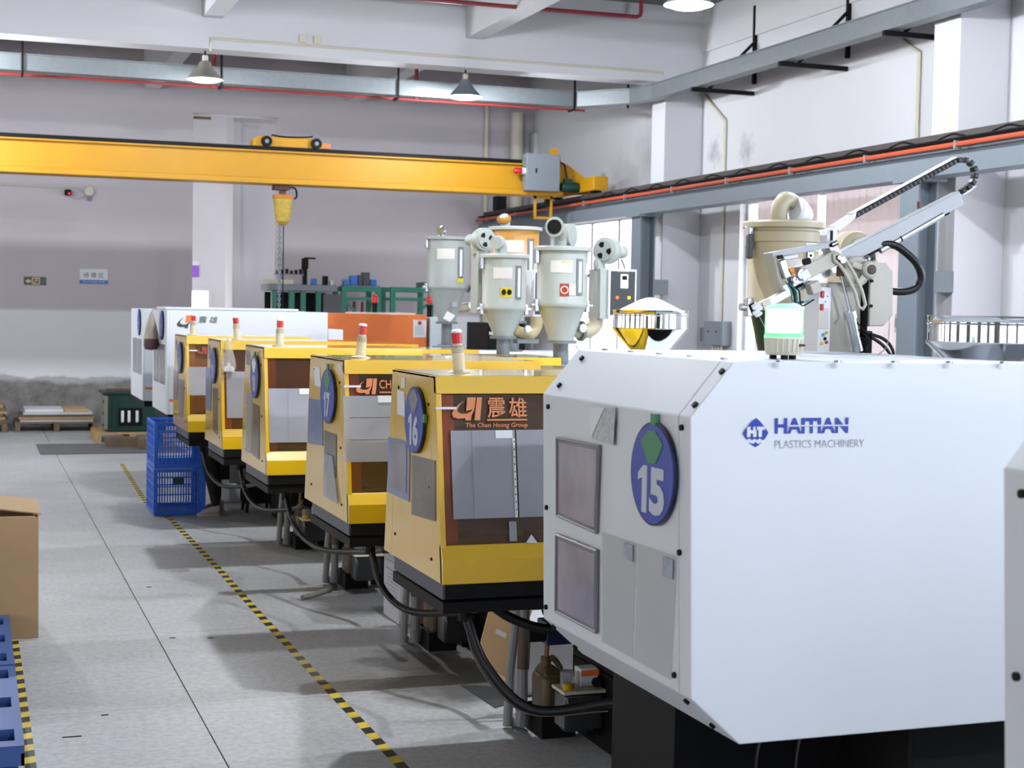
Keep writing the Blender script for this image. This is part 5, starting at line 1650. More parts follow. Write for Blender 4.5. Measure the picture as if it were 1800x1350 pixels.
for k in range(4):
    obj('air_tube', B(r).tube(spline([(2.525+.008*k, RY-.11, 1.86-.006*k), (2.54+.01*k, RY-.12, 1.83), (2.552+.012*k, RY-.11, 1.80-.006*k), (2.58+.02*k, RY-.10, 1.79+.004*k)]), .0028, 5), BLACK if k % 2 else mat('teal wire', '#2f8f84', .4), r)
obj('wrist_cylinder', B(r).beam((2.468, RY-.10, 1.788), (2.535, RY-.10, 1.822), .026, .026), STEEL, r, bevel=.002)
obj('wrist_block', B(r).beam((2.443, RY-.10, 1.776), (2.468, RY-.10, 1.789), .03, .03), CREAM, r, bevel=.002)
obj('gripper_plate', B(r).beam((2.405, RY-.10, 1.785), (2.420, RY-.10, 1.752), .006, .02), BLACK, r)
for q in ((2.418, 1.776, .010), (2.430, 1.769, .009), (2.421, 1.757, .007), (2.431, 1.750, .0065), (2.436, 1.784, .006)):
    obj('gripper_finger', B(r).lathe([(0, -.012), (q[2]*.8, -.012), (q[2], -.006), (q[2], .008), (q[2]*.7, .013), (0, .013)], (q[0], RY-.105, q[1]), (.8, -.2, .45), 12), PAPER, r)
obj('dangling_wire', B(r).tube([(2.436, RY-.10, 1.745), (2.47, RY-.10, 1.69), (2.49, RY-.09, 1.64)], .0012, 4), STEEL, r)

# ------------------------------------------------------------------ hazard tape
TAPE = mat('hazard tape', '#d8b92a', .45, noise=0)
nt, bs = nodes_of(TAPE)
ge = nt.nodes.new('ShaderNodeNewGeometry')
sx = nt.nodes.new('ShaderNodeSeparateXYZ')
nt.links.new(ge.outputs['Position'], sx.inputs[0])
ml = nt.nodes.new('ShaderNodeMath')
ml.operation = 'MULTIPLY_ADD'
nt.links.new(sx.outputs['X'], ml.inputs[0])
ml.inputs[1].default_value = -.35
nt.links.new(sx.outputs['Y'], ml.inputs[2])
md_ = nt.nodes.new('ShaderNodeMath')
md_.operation = 'PINGPONG'
nt.links.new(ml.outputs[0], md_.inputs[0])
md_.inputs[1].default_value = .085
gt = nt.nodes.new('ShaderNodeMath')
gt.operation = 'GREATER_THAN'
nt.links.new(md_.outputs[0], gt.inputs[0])
gt.inputs[1].default_value = .0425
yel = mixc((.80, .60, .07, 1), (.55, .42, .08, 1), ramp(tex(9, 4).outputs['Fac'], [(.4, grey(0)), (.7, grey(1))]).outputs[0])
nt.links.new(mixc(yel, (.022, .02, .02, 1), gt.outputs[0]), bs.inputs['Base Color'])


def tape(path, wd, label):
    b = B()
    vs, fs = [], []
    for i, (x, y) in enumerate(path):
        vs += [(x-wd/2, y, .0003), (x+wd/2, y, .0003), (x-wd/2, y, .0012), (x+wd/2, y, .0012)]
    for i in range(len(path)-1):
        k = 4*i
        fs += [(k+2, k+3, k+7, k+6), (k, k+4, k+5, k+1), (k, k+2, k+6, k+4), (k+1, k+5, k+7, k+3)]
    fs += [(0, 1, 3, 2), (4*len(path)-4, 4*len(path)-2, 4*len(path)-1, 4*len(path)-3)]
    return obj('hazard_tape', b.add(vs, fs), TAPE, smooth=0, label=label, cat='floor tape')


tape([(1.56, 3.6), (1.552, 5.5), (1.543, 7), (1.541, 8.7), (1.548, 10.2), (1.529, 12.5), (1.512, 12.70)], .045, 'black and yellow hazard tape along the machine row, from near to the blue crates')
tape([(1.45, 13.62), (1.49, 15.1), (1.545, 17.05)], .045, 'worn hazard tape beyond the blue crates')
tape([(.212, 4.3), (.211, 6.9), (.209, 8.215)], .042, 'black and yellow hazard tape beside the blue pallets')

# ------------------------------------------------------------------ blue plastic pallets and the carton at the left
def pallet(label, x0, y0, x1, y1, z0, zt):
    r = thing('plastic_pallet', label, 'pallet', (x1, y0, z0), 'blue plastic pallets by the left edge')
    # deck with rounded hand holes: frame built around a grid of openings
    W, D = x1-x0, y1-y0
    nx, ny = 3, 3
    mx, my = .031, .075
    hw, hd = .22, .16
    cxs = [x1-mx-hw/2-k*(hw+.12) for k in range(nx)]
    cys = [y0+my+hd/2+k*((D-2*my-hd)/(ny-1)) for k in range(ny)]
    b = B(r)
    k = 6
    me_xs = sorted([x0, x1]+[c+s*hw/2 for c in cxs for s in (-1, 1)])
    me_ys = sorted([y0, y1]+[c+s*hd/2 for c in cys for s in (-1, 1)])
    for i in range(len(me_xs)-1):
        for j in range(len(me_ys)-1):
            if i % 2 == 1 and j % 2 == 1:
                continue
            b.box(me_xs[i], me_ys[j], zt-.03, me_xs[i+1], me_ys[j+1], zt)
    dk = obj('deck', b, BLUEP, r, smooth=0)
    b = B(r)
    for c in cxs:
        for d in cys:
            x_, y_ = c, d
            b.box(x_-hw/2, y_-hd/2, zt-.075, x_+hw/2, y_+hd/2, zt-.068)
            for (p, q, s, t) in ((x_-hw/2-.004, y_-hd/2-.004, x_-hw/2, y_+hd/2+.004), (x_+hw/2, y_-hd/2-.004, x_+hw/2+.004, y_+hd/2+.004), (x_-hw/2, y_-hd/2-.004, x_+hw/2, y_-hd/2), (x_-hw/2, y_+hd/2, x_+hw/2, y_+hd/2+.004)):
                b.box(p, q, zt-.07, s, t, zt-.03)
    obj('pocket_walls', b, BLUEP, dk, smooth=0)
    b = B(r)
    b.box(x0, y0, zt-.075, x1, y0+.012, zt-.03)
    b.box(x0, y1-.012, zt-.075, x1, y1, zt-.03)
    b.box(x0, y0, zt-.075, x0+.012, y1, zt-.03)
    b.box(x1-.012, y0, zt-.075, x1, y1, zt-.03)
    obj('skirt_rim', b, BLUEP, r, smooth=0)
    for px in (x0+.02, (x0+x1)/2-.07, x1-.17):
        for py in (y0+.02, (y0+y1)/2-.07, y1-.17):
            obj('foot', B(r).box(px, py, z0, px+.15, py+.15, zt-.076), BLUEP, r, bevel=.012)
    return r


pallet('near blue plastic pallet with square hand holes, beside the hazard tape', -.82, 5.755, .183, 7.05, .0, .135)
pallet('blue plastic pallet touching the brown carton, behind the near pallet', -.82, 7.075, .183, 8.2, .0, .135)

r = thing('carton', 'large brown cardboard carton with a half open flap at the left edge', 'cardboard box', (.0, 8.5, 0))
bx0, bx1, by0, by1, bh = -.62, .33, 8.235, 8.86, .635
b = B(r)
t = .006
b.box(bx0, by0, 0, bx1, by0+t, bh)
b.box(bx0, by1-t, 0, bx1, by1, bh)
b.box(bx0, by0+t, 0, bx0+t, by1-t, bh)
b.box(bx1-t, by0+t, 0, bx1, by1-t, bh)
b.box(bx0+t, by0+t, 0, bx1-t, by1-t, t)
obj('box_walls', b, CARD, r, bevel=.002)
obj('flap', B(r).hexa([(bx0, by0+.01, bh+.15), (bx1+.012, by0+.0, bh+.012), (bx1+.012, by1, bh+.01), (bx0, by1, bh+.15), (bx0, by0+.01, bh+.157), (bx1+.012, by0, bh+.019), (bx1+.012, by1, bh+.017), (bx0, by1, bh+.157)]), CARD, r)
obj('flap', B(r).hexa([(bx0+.01, by0+.002, bh), (bx1-.02, by0+.002, bh), (bx1-.06, by0+.24, bh-.02), (bx0+.01, by0+.24, bh-.02), (bx0+.01, by0+.002, bh+.006), (bx1-.02, by0+.002, bh+.006), (bx1-.06, by0+.24, bh-.014), (bx0+.01, by0+.24, bh-.014)]), CARD, r)

# ------------------------------------------------------------------ stacked blue crates
def crate(label, x0, y0, z0, group):
    Wd, D, H = .425, .56, .386
    x1, y1, z1 = x0+Wd, y0+D, z0+H
    r = thing('plastic_crate', label, 'crate', (x0+Wd/2, y0+D/2, z0), group)
    obj('bottom', B(r).box(x0+.008, y0+.008, z0, x1-.008, y1-.008, z0+.01), BLUEC, r)
    b = B(r)
    for q in ((x0, y0, x1, y0+.014), (x0, y1-.014, x1, y1), (x0, y0+.014, x0+.014, y1-.014), (x1-.014, y0+.014, x1, y1-.014)):
        b.box(q[0], q[1], z1-.028, q[2], q[3], z1)
    obj('rim', b, BLUEC, r, bevel=.003)
    for px, py in ((x0, y0), (x1-.034, y0), (x0, y1-.034), (x1-.034, y1-.034)):
        obj('corner_post', B(r).box(px, py, z0+.01, px+.034, py+.034, z1-.028), BLUEC, r)
    for side in range(4):
        b = B(r)
        ln = (Wd if side < 2 else D)-.068
        n = int(ln/.021)
        for k in range(n):
            t0 = .034+ln*(k+.28)/n
            t1 = .034+ln*(k+.72)/n
            if side == 0:
                b.box(x0+t0, y0+.003, z0+.03, x0+t1, y0+.009, z1-.028)
            elif side == 1:
                b.box(x0+t0, y1-.009, z0+.03, x0+t1, y1-.003, z1-.028)
            elif side == 2:
                b.box(x0+.003, y0+t0, z0+.03, x0+.009, y0+t1, z1-.028)
            else:
                b.box(x1-.009, y0+t0, z0+.03, x1-.003, y0+t1, z1-.028)
        for zz, hh in ((z0+.008, .03), (z0+.10, .008), (z0+.17, .008), (z0+.25, .012), (z0+.31, .008)):
            if side == 0:
                b.box(x0+.034, y0+.001, zz, x1-.034, y0+.011, zz+hh)
            elif side == 1:
                b.box(x0+.034, y1-.011, zz, x1-.034, y1-.001, zz+hh)
            elif side == 2:
                b.box(x0+.001, y0+.034, zz, x0+.011, y1-.034, zz+hh)
            else:
                b.box(x1-.011, y0+.034, zz, x1-.001, y1-.034, zz+hh)
        obj('lattice_side', b, BLUEC, r, smooth=0, kind='stuff')
    return r


r = crate('blue slatted plastic crate on the floor, lower of the two', 1.415, 12.76, .003, 'stacked blue crates')
obj('card_holder', B(r).box(1.57, 12.752, .265, 1.66, 12.76, .315), GREENDK, r)
crate('bright blue slatted plastic crate on top of the other', 1.418, 12.762, .391, 'stacked blue crates')

# ------------------------------------------------------------------ far end: pallets, flattened cartons, green mould base
def wood_pallet(label, x0, y0, W, D, H, group=None, m=WOOD):
    r = thing('wooden_pallet', label, 'pallet', (x0+W/2, y0+D/2, 0), group)
    n = 5
    for k in range(n):
        y = y0+(D-.1)*k/(n-1)
        obj('deck_board', B(r).box(x0, y, H-.02, x0+W, y+.1, H), m, r)
    for k in range(3):
        x = x0+(W-.07)*k/2
        obj('stringer', B(r).box(x, y0, .02, x+.07, y0+D, H-.021), m, r)
        obj('bottom_board', B(r).box(x-.0, y0, .001, x+.07, y0+D, .019), m, r)
    return r


wood_pallet('dark wooden pallet under flattened cartons by the far wall', .55, 21.45, 1.08, .9, .13)
zz = .131
lay = [(.62, 21.5, .95, .7, .035, CARTW), (.60, 21.48, .98, .75, .03, CARD), (.62, 21.52, .96, .7, .03, WOOD), (.66, 21.5, .9, .7, .035, CARTW), (.68, 21.5, .50, .7, .04, PAPER)]
for k, (x, y, wd, dp, h, m) in enumerate(lay):
    lab = ['white flattened carton lowest on the dark pallet', 'brown flattened carton second from the bottom of the pile', 'dirty flattened carton in the middle of the pile', 'white flattened carton near the top of the pile', 'bright white sheet board on top of the pile, left half'][k]
    o = obj('flattened_carton', B().box(x, y, zz, x+wd, y+dp, zz+h-.003), m, label=lab, cat='carton', group='flattened cartons on the far pallet')
    zz += h
obj('flattened_carton', B().box(1.19, 21.5, zz-.04, 1.50, 22.2, zz-.006), CARDL, label='pale flattened carton on top of the pile, right half', cat='carton', group='flattened cartons on the far pallet')
wood_pallet('wooden pallet cut by the left edge, under a brown board pile', -.55, 21.4, 1.0, .9, .12)
for k in range(6):
    obj('board_sheet', B().box(-.5+.02*(k % 2), 21.45, .122+.04*k, .46-.03*(k % 3), 22.2, .122+.04*k+.037), CARD if k % 2 else WOOD, label='brown board sheet %s in the pile at the left edge' % ['at the bottom', 'second from below', 'third from below', 'third from the top', 'second from the top', 'on top'][k], cat='board', group='board sheets at the left edge')
obj('steel_plate', B().box(.745, 18.2, .002, 2.4, 19.45, .012), mat('dull floor plate', '#6d6c6a', .6, noise=.2, nscale=4), label='flat grey steel plate lying on the far floor', cat='plate', smooth=0)
r = wood_pallet('pale wooden pallet under the green steel block', 1.47, 19.7, .9, .9, .12, m=WOODL)
r = thing('steel_block', 'dark green steel mould base standing on the pale pallet', 'mould base', (1.9, 20.1, .12))
obj('block_body', B(r).box(1.63, 19.85, .122, 2.35, 20.5, .60), GREENDK, r, bevel=.01)
obj('side_plate', B(r).box(1.585, 19.85, .15, 1.628, 20.45, .58), mat('pale steel plate', '#7f8078', .5, noise=.2), r)
for z in (.2, .35, .5):
    obj('plate_bolt', B(r).cyl((1.575, 19.95, z), (1.585, 19.95, z), .018, 10), BLACK, r)
obj('top_flange', B(r).box(1.56, 19.83, .60, 2.36, 20.5, .622), GREENDK, r)
obj('rust_plate', B(r).box(1.66, 19.9, .622, 2.2, 20.4, .64), mat('rusty plate', '#57443f', .7, noise=.3), r)
pl_ = obj('window_plate', B(r).box(1.76, 19.838, .20, 2.05, 19.849, .42), BLACK, r)
for x in (1.79, 1.87, 1.97):
    obj('white_handle', B(r).box(x, 19.82, .24, x+.035, 19.838, .39), PAPER, pl_, bevel=.008)
for x in (1.66, 1.74):
    obj('fin', B(r).box(x, 19.83, .17, x+.01, 19.85, .58), GREENDK, r)
obj('timber_beam', B().box(1.52, 18.9, .013, 1.95, 19.02, .13), WOOD, label='brown timber baulk lying before the green block', cat='timber')
obj('timber_beam', B().beam((1.93, 18.55, .075), (2.12, 19.35, .075), .13, .12), WOOD, label='grey timber baulk pointing towards the blue crates', cat='timber')

# racks and benches along the far wall
GR2 = mat('teal green frame paint', '#2b7f6b', .45, noise=.08)
def frame_rack(label, x0, x1, y, zt, mid):
    r = thing('steel_rack', label, 'rack', ((x0+x1)/2, y, 0), 'green steel frames by the far wall')
    for x in (x0, x1):
        for yy in (y, y+.55):
            obj('post', B(r).box(x-.035, yy-.03, 0, x+.035, yy+.03, zt), GR2, r)
    for yy in (y, y+.55):
        obj('top_rail', B(r).box(x0+.036, yy-.03, zt-.07, x1-.036, yy+.03, zt), GR2, r)
        obj('lower_rail', B(r).box(x0+.036, yy-.015, zt-.19, x1-.036, yy+.015, zt-.15), GR2, r)
    obj('shelf', B(r).box(x0+.036, y+.035, .55, x1-.036, y+.515, .58), GREYM, r)
    s = 1 if mid > 0 else -1
    obj('brace', B(r).beam((x0+.04 if s > 0 else x1-.04, y, zt-.22), (x0+.55 if s > 0 else x1-.55, y, zt-.75), .03, .03), GR2, r)
    return r


frame_rack('green steel frame nearest the chain hoist, braced at its left', 4.975, 5.475, 21.2, 2.045, 1)
frame_rack('green steel frame farther right, braced at its right end', 5.69, 6.26, 21.2, 2.05, -1)
r = thing('work_bench', 'green legged work bench with a thick pale top by the far wall', 'work bench', (4.4, 21.4, 0))
obj('bench_top', B(r).box(3.9, 21.15, 1.965, 4.87, 21.8, 2.055), GREYM, r, bevel=.006)
obj('pale_case', B(r).box(3.9, 21.2, 2.056, 4.25, 21.7, 2.12), CREAM, r)
for x in (3.95, 4.2, 4.36, 4.58):
    obj('leg', B(r).box(x, 21.2, 0, x+.07, 21.28, 1.964), GR2, r)
obj('lower_shelf', B(r).box(3.9, 21.29, 1.0, 4.87, 21.75, 1.03), GREYM, r)
obj('back_board', B(r).box(3.95, 21.75, 1.04, 4.85, 21.78, 1.95), BLACK, r)
obj('grey_cabinet', B().box(4.665, 21.13, 0.0, 4.93, 21.148, 1.93), mat('dark cabinet grey', '#55565c', .5), label='dark grey panel standing before the bench, left of the green frames', cat='panel')
r = thing('drill_stand', 'black drill stand with an arm on the bench behind the chain', 'drill', (4.45, 21.4, 2.056))
obj('drill_post', B(r).box(4.42, 21.36, 2.057, 4.48, 21.42, 2.42), BLACK, r)
obj('drill_arm', B(r).box(4.44, 21.36, 2.42, 4.60, 21.40, 2.445), BLACK, r)
obj('drill_head', B(r).cyl((4.45, 21.38, 2.28), (4.45, 21.38, 2.43), .05, 14), BLACK, r)
r = thing('machine_parts', 'row of small dark machine pieces on the pale case behind the chain', 'machine parts', (4.2, 21.35, 2.12))
for k in range(6):
    obj('piece', B(r).box(4.03+.065*k, 21.3, 2.205, 4.07+.065*k, 21.34, 2.25+.012*(k % 3)), BLACK, r)
obj('holder_bar', B(r).box(4.0, 21.3, 2.19, 4.42, 21.34, 2.204), GREYM, r)
obj('holder_post', B(r).box(4.1, 21.3, 2.121, 4.13, 21.34, 2.19), GREYM, r)
for k, (x, wd, h, m, lab) in enumerate(((4.53, .08, .09, BLUEB, 'small blue box beside the drill stand'), (4.70, .07, .13, BLACK, 'narrow black box on the right end of the bench'), (4.8, .045, .07, PAPER, 'small white bottle on the right end of the bench'))):
    obj('small_box', B().box(x, 21.3, 2.056, x+wd, 21.4, 2.056+h), m, label=lab, cat='box', bevel=.006)
obj('mount_bar', B().box(4.985, 21.19, 2.046, 5.50, 21.5, 2.06), GREYM, label='grey board on the first green frame carrying blue boxes', cat='board')
for x, wd, h, m, lab in ((4.99, .085, .08, BLUEB, 'blue box first from the left on the green frame'), (5.085, .10, .14, BLUEB, 'taller blue box second from the left on the green frame'), (5.195, .06, .15, SKIRT, 'grey box between the blue boxes on the green frame'), (5.265, .10, .19, SKIRT, 'tall dark grey box on the green frame'), (5.375, .09, .09, BLUEB, 'blue box at the right on the green frame')):
    obj('parts_box', B().box(x, 21.25, 2.061, x+wd, 21.4, 2.061+h), m, label=lab, cat='box', bevel=.006)
r = thing('red_cylinders', 'dark red hoist blocks hanging within the first green frame', 'hoist', (5.2, 21.5, .58))
for x in (5.08, 5.2, 5.32):
    obj('red_block', B(r).lathe([(0, .0), (.05, .02), (.06, .3), (.05, .6), (.03, .9), (.02, 1.25), (0, 1.25)], (x, 21.5, .582), n=14), mat('dark red enamel', '#8e2436', .4, noise=.3), r)
obj('steel_tray', B().box(6.15, 21.2, 2.052, 6.6, 21.6, 2.13), GALV, label='grey steel tray on the right green frame', cat='tray')
# machinery glimpsed between dryers
r = thing('green_machine', 'dark green machine with black bed between the far dryers', 'machine', (5.3, 14.6, 0))
obj('machine_body', B(r).box(4.85, 14.4, 0, 5.25, 15.1, 1.62), BLACK, r, bevel=.01)
obj('white_rail', B(r).box(4.86, 14.385, 1.50, 5.24, 14.398, 1.53), PAPER, r)
obj('green_motor', B(r).cyl((5.1, 14.6, 1.62), (5.1, 14.6, 1.78), .06, 16), GREENDK, r)
obj('green_post', B(r).box(5.16, 14.42, 1.62, 5.22, 14.5, 1.95), GR2, r)

# ------------------------------------------------------------------ things under the yellow covers
def feet_set(X, Y, n, box=True):
    """drain pipes, oily can on its block and oil tank at the foot of a machine"""
    p = thing('drain_pipe', 'pair of grey plastic drain pipes under the %s yellow machine cover' % n, 'pipe', (X, Y, 0), 'drain pipes by the machine feet')
    obj('pipe_length', B(p).tube([(X-.015, Y+.03, .012), (X-.005, Y+.03, .25), (X+.03, Y+.02, .62)], .02, 10), PVC, p)
    obj('pipe_length', B(p).tube([(X+.035, Y-.01, .03), (X+.035, Y-.01, .3), (X+.045, Y-.0, .60)], .022, 10), PVC, p)
    obj('pipe_elbow', B(p).tube([(X+.035, Y-.01, .09), (X+.035, Y-.01, .03), (X+.03, Y+.03, .027), (X+.015, Y+.05, .027)], .027, 10), PVC, p)
    obj('pipe_sleeve', B(p).cyl((X+.036, Y-.01, .26), (X+.042, Y-.008, .46), .026, 12), mat('brown fabric sleeve', '#5c5044', .7, noise=.3), p)
    b_ = thing('can_block', 'black steel tray under the oily can of the %s yellow machine' % n, 'block', (X+.13, Y-.1, 0), 'black trays by the machine feet')
    obj('tray_floor', B(b_).box(X+.081, Y-.145, 0, X+.20, Y+.075, .05), BLACK, b_)
    for q in ((X+.068, Y-.16, X+.215, Y-.146), (X+.068, Y+.076, X+.215, Y+.09), (X+.068, Y-.1459, X+.080, Y+.0759), (X+.201, Y-.1459, X+.215, Y+.0759)):
        obj('tray_wall', B(b_).box(q[0], q[1], 0, q[2], q[3], .095), BLACK, b_)
    c = thing('oil_can', 'brown oily plastic can under the %s yellow machine cover' % n, 'can', (X+.125, Y-.05, .051), 'oily cans by the machine feet')
    can = B(c)
    can.hexa([(X+.085, Y-.135, .052), (X+.19, Y-.135, .052), (X+.19, Y+.03, .052), (X+.085, Y+.03, .052), (X+.083, Y-.138, .25), (X+.195, Y-.138, .25), (X+.195, Y+.03, .25), (X+.083, Y+.03, .25)])
    obj('can_body', can, JUG, c, bevel=.025, seg=3)
    obj('can_shoulder', B(c).hexa([(X+.092, Y-.125, .246), (X+.18, Y-.125, .246), (X+.18, Y+.02, .246), (X+.092, Y+.02, .246), (X+.105, Y-.08, .282), (X+.15, Y-.08, .282), (X+.15, Y-.01, .282), (X+.105, Y-.01, .282)]), JUG, c, bevel=.008)
    obj('can_neck', B(c).cyl((X+.118, Y-.06, .265), (X+.118, Y-.06, .318), .022, 14), JUG, c)
    obj('can_handle', B(c).tube(spline([(X+.13, Y-.07, .305), (X+.145, Y-.07, .312), (X+.172, Y-.08, .275), (X+.175, Y-.09, .24)]), .012, 8), JUG, c)
    obj('filler_hose', B(c).tube(spline([(X+.118, Y-.06, .31), (X+.122, Y-.06, .39), (X+.12, Y-.055, .52)]), .011, 8), mat('ochre hose', '#8a6a3a', .5), c)
    t_ = thing('lubricator', 'smoky plastic oil lubricator with pale lid under the %s yellow machine' % n, 'oil tank', (X+0.145, Y-0.370, .0), 'oil lubricators by the machine feet')
    obj('reservoir', B(t_).box(X+0.080, Y-0.385, .085, X+0.245, Y-0.255, .235), mat('smoky oil reservoir', '#2b2c2e', .2, noise=.15), t_, bevel=.012)
    obj('bracket_stand', B(t_).box(X+.19, Y-.345, .055, X+.235, Y-.31, .0845), BLACK, t_)
    obj('lid', B(t_).box(X+0.070, Y-0.392, .236, X+0.255, Y-0.250, .25), CREAM, t_, bevel=.004)
    obj('pump_block', B(t_).box(X+.160, Y-.335, .251, X+.238, Y-.268, .325), PAPER, t_, bevel=.005)
    obj('orange_label', B(t_).box(X+.164, Y-.337, .295, X+.241, Y-.335, .318), ORANGE, t_)
    obj('float_glass', B(t_).cyl((X+.115, Y-.31, .251), (X+.115, Y-.31, .315), .03, 14), mat('clear float glass', '#9aa0a2', .15, alpha=.6), t_)
    obj('pressure_gauge', B(t_).lathe([(0, 0), (.018, 0), (.02, .008), (.018, .02), (0, .02)], (X+.225, Y-.345, .272), (-.3, -1, 0), 16), BLACK, t_)
    obj('filler_cap', B(t_).lathe([(0, 0), (.02, 0), (.022, .006), (.02, .024), (.016, .028), (0, .028)], (X+.095, Y-.365, .251), n=14), mat('yellow cap', '#d9a91c', .45), t_)
    return p


feet_set(2.13, 5.91, 'nearest')
feet_set(2.135, 7.56, 'second')
feet_set(2.12, 9.35, 'third')
feet_set(2.13, 10.95, 'fourth')
obj('yellow_cap', B().lathe([(0, 0), (.027, 0), (.03, .008), (.027, .036), (.022, .04), (0, .04)], (2.30, 5.73, .06), (-.6, -.7, .35), 14), mat('yellow cap', '#d9a91c', .45), label='loose yellow screw cap beside the nearest oily can', cat='cap')

HOSES = [((1.72, 5.32, .63), (2.30, 4.95, .36), 'nearest', 'yellow'), ((1.76, 6.90, .63), (2.06, 6.1, .50), 'second', 'yellow'), ((1.76, 8.95, .63), (2.06, 7.75, .48), 'third', 'yellow'), ((1.76, 10.6, .63), (2.02, 9.66, .48), 'fourth', 'yellow'), ((1.70, 12.0, .63), (2.02, 11.2, .46), 'farthest', 'yellow')]
for a, c, n, _ in HOSES:
    a, c = Vector(a), Vector(c)
    m1 = a.lerp(c, .12)+Vector((.0, 0, -.16))
    m2 = a.lerp(c, .38)+Vector((.0, 0, -.24 if n == 'nearest' else -.2))
    m3 = a.lerp(c, .72)+Vector((.05, 0, -.11))
    r = thing('hydraulic_hose', 'black hydraulic hose sagging below the %s yellow machine' % n, 'hose', (a.x, a.y, a.z-.3), 'sagging hydraulic hoses')
    obj('hose_length', B(r).tube(spline([a, m1, m2, m3, c], 8), .019 if n == 'nearest' else .016, 10), RUBBER, r, smooth=60)
    obj('hose_fitting', B(r).cyl(c, c+(c-m3).normalized()*.06, .026, 12), BLACK, r)
    obj('hose_fitting', B(r).cyl(a+Vector((0, 0, -.03)), a+Vector((0, 0, .02)), .024, 12), BLACK, r)
    if n == 'nearest':
        obj('thin_wire', B(r).tube(spline([a+Vector((-.01, 0, 0)), m1+Vector((-.024, 0, -.008)), m2+Vector((-.022, 0, -.012)), m3+Vector((0, 0, -.03))], 8), .003, 6), mat('dull wire', '#6d675a', .5), r)
r = thing('hydraulic_hose', 'second black hose hanging behind the nearest cardboard sheet', 'hose', (2.0, 5.6, .4), 'sagging hydraulic hoses')
obj('hose_length', B(r).tube(spline([(1.86, 5.5, .64), (1.95, 5.5, .57), (2.08, 5.48, .52), (2.22, 5.46, .515), (2.34, 5.46, .53)], 8), .02, 10), RUBBER, r, smooth=60)
r = thing('floor_hose', 'grey hose lying on the floor before the second machine feet', 'hose', (2.0, 8.9, .02))
obj('hose_length', B(r).tube(spline([(2.14, 9.24, .018), (2.05, 9.1, .018), (1.95, 8.98, .018), (1.86, 8.9, .018)], 6), .016, 8), mat('grey floor hose', '#77766f', .5), r)

r = thing('blue_motor', 'navy blue valve block with a round cover behind the cardboard sheet', 'valve block', (2.2, 5.6, .42))
obj('valve_body', B(r).box(2.14, 5.56, .43, 2.28, 5.68, .52), mat('navy enamel', '#16204a', .4), r, bevel=.006)
obj('round_cover', B(r).cyl((2.20, 5.55, .56), (2.20, 5.66, .56), .05, 20), BLACK, r)
obj('plug', B(r).box(2.07, 5.57, .445, 2.139, 5.63, .49), BLACK, r, bevel=.004)
obj('mount_arm', B(r).box(2.28, 5.58, .45, 2.374, 5.66, .50), BLACK, r)

# cardboard sheet leaning, cartons
r = thing('cardboard_sheet', 'tan cardboard sheet with a slot leaning under the nearest yellow machine', 'cardboard', (2.15, 6.2, .15))
b = B(r)


def card_y(z):
    return 6.12+.30*(z-.16)


def card_piece(poly):
    n_ = len(poly)
    b.add([(x, card_y(z), z) for x, z in poly]+[(x, card_y(z)+.006, z) for x, z in poly], [tuple(range(n_)), tuple(range(2*n_-1, n_-1, -1))]+[(i, (i+1) % n_, (i+1) % n_+n_, i+n_) for i in range(n_)])


obj('prop_stick', B(r).box(2.20, 6.19, .001, 2.215, 6.205, .20), WOOD, r)
S1, S2, S3, S4 = (2.143, .372), (2.190, .347), (2.183, .328), (2.136, .353)
TL, TR, RR, BR, BL, ML = (2.15, .54), (2.33, .47), (2.262, .326), (2.186, .16), (2.022, .255), (2.065, .31)
for q in ((TL, ML, S4, S1), (TL, S1, S2, TR), (TR, S2, S3, RR), (ML, BL, BR, RR, S3, S4)):
    card_piece(q)
obj('sheet_body', b, CARDL, r, smooth=0)
obj('bent_edge', B(r).add([(2.03, 6.115, .250), (2.18, 6.09, .162), (2.17, 6.075, .150), (2.08, 6.09, .195), (2.03, 6.121, .250), (2.18, 6.096, .162), (2.17, 6.081, .150), (2.08, 6.096, .195)], [(0, 1, 2, 3), (7, 6, 5, 4), (0, 4, 5, 1), (1, 5, 6, 2), (2, 6, 7, 3), (3, 7, 4, 0)]), CARD, r, smooth=0)


def carton(label, x0, y0, x1, y1, h, printed=True, tilt=0):
    r = thing('white_carton', label, 'carton', ((x0+x1)/2, (y0+y1)/2, 0))
    obj('carton_body', B(r).box(x0, y0, .002, x1, y1, h), CARTW, r, bevel=.003)
    obj('carton_seam', B(r).box(x0-.001, y0-.001, h*.995, x1+.001, y1+.001, h+.002), CARTW, r)
    if printed:
        k = 0
        for zt_, nl in ((.83, 5), (.55, 8)):
            b = B(r)
            for j in range(nl):
                zq = h*zt_-.022*j
                ln = .8*(y1-y0)*(1 if j == 0 else (.9-.07*((j*3) % 4)))
                b.box(x0-.0012, y0+.1*(y1-y0), zq, x0, y0+.1*(y1-y0)+ln, zq+(.009 if j == 0 else .005))
            obj('printed_lines', b, PRINT, r, smooth=0, kind='stuff')
    return r


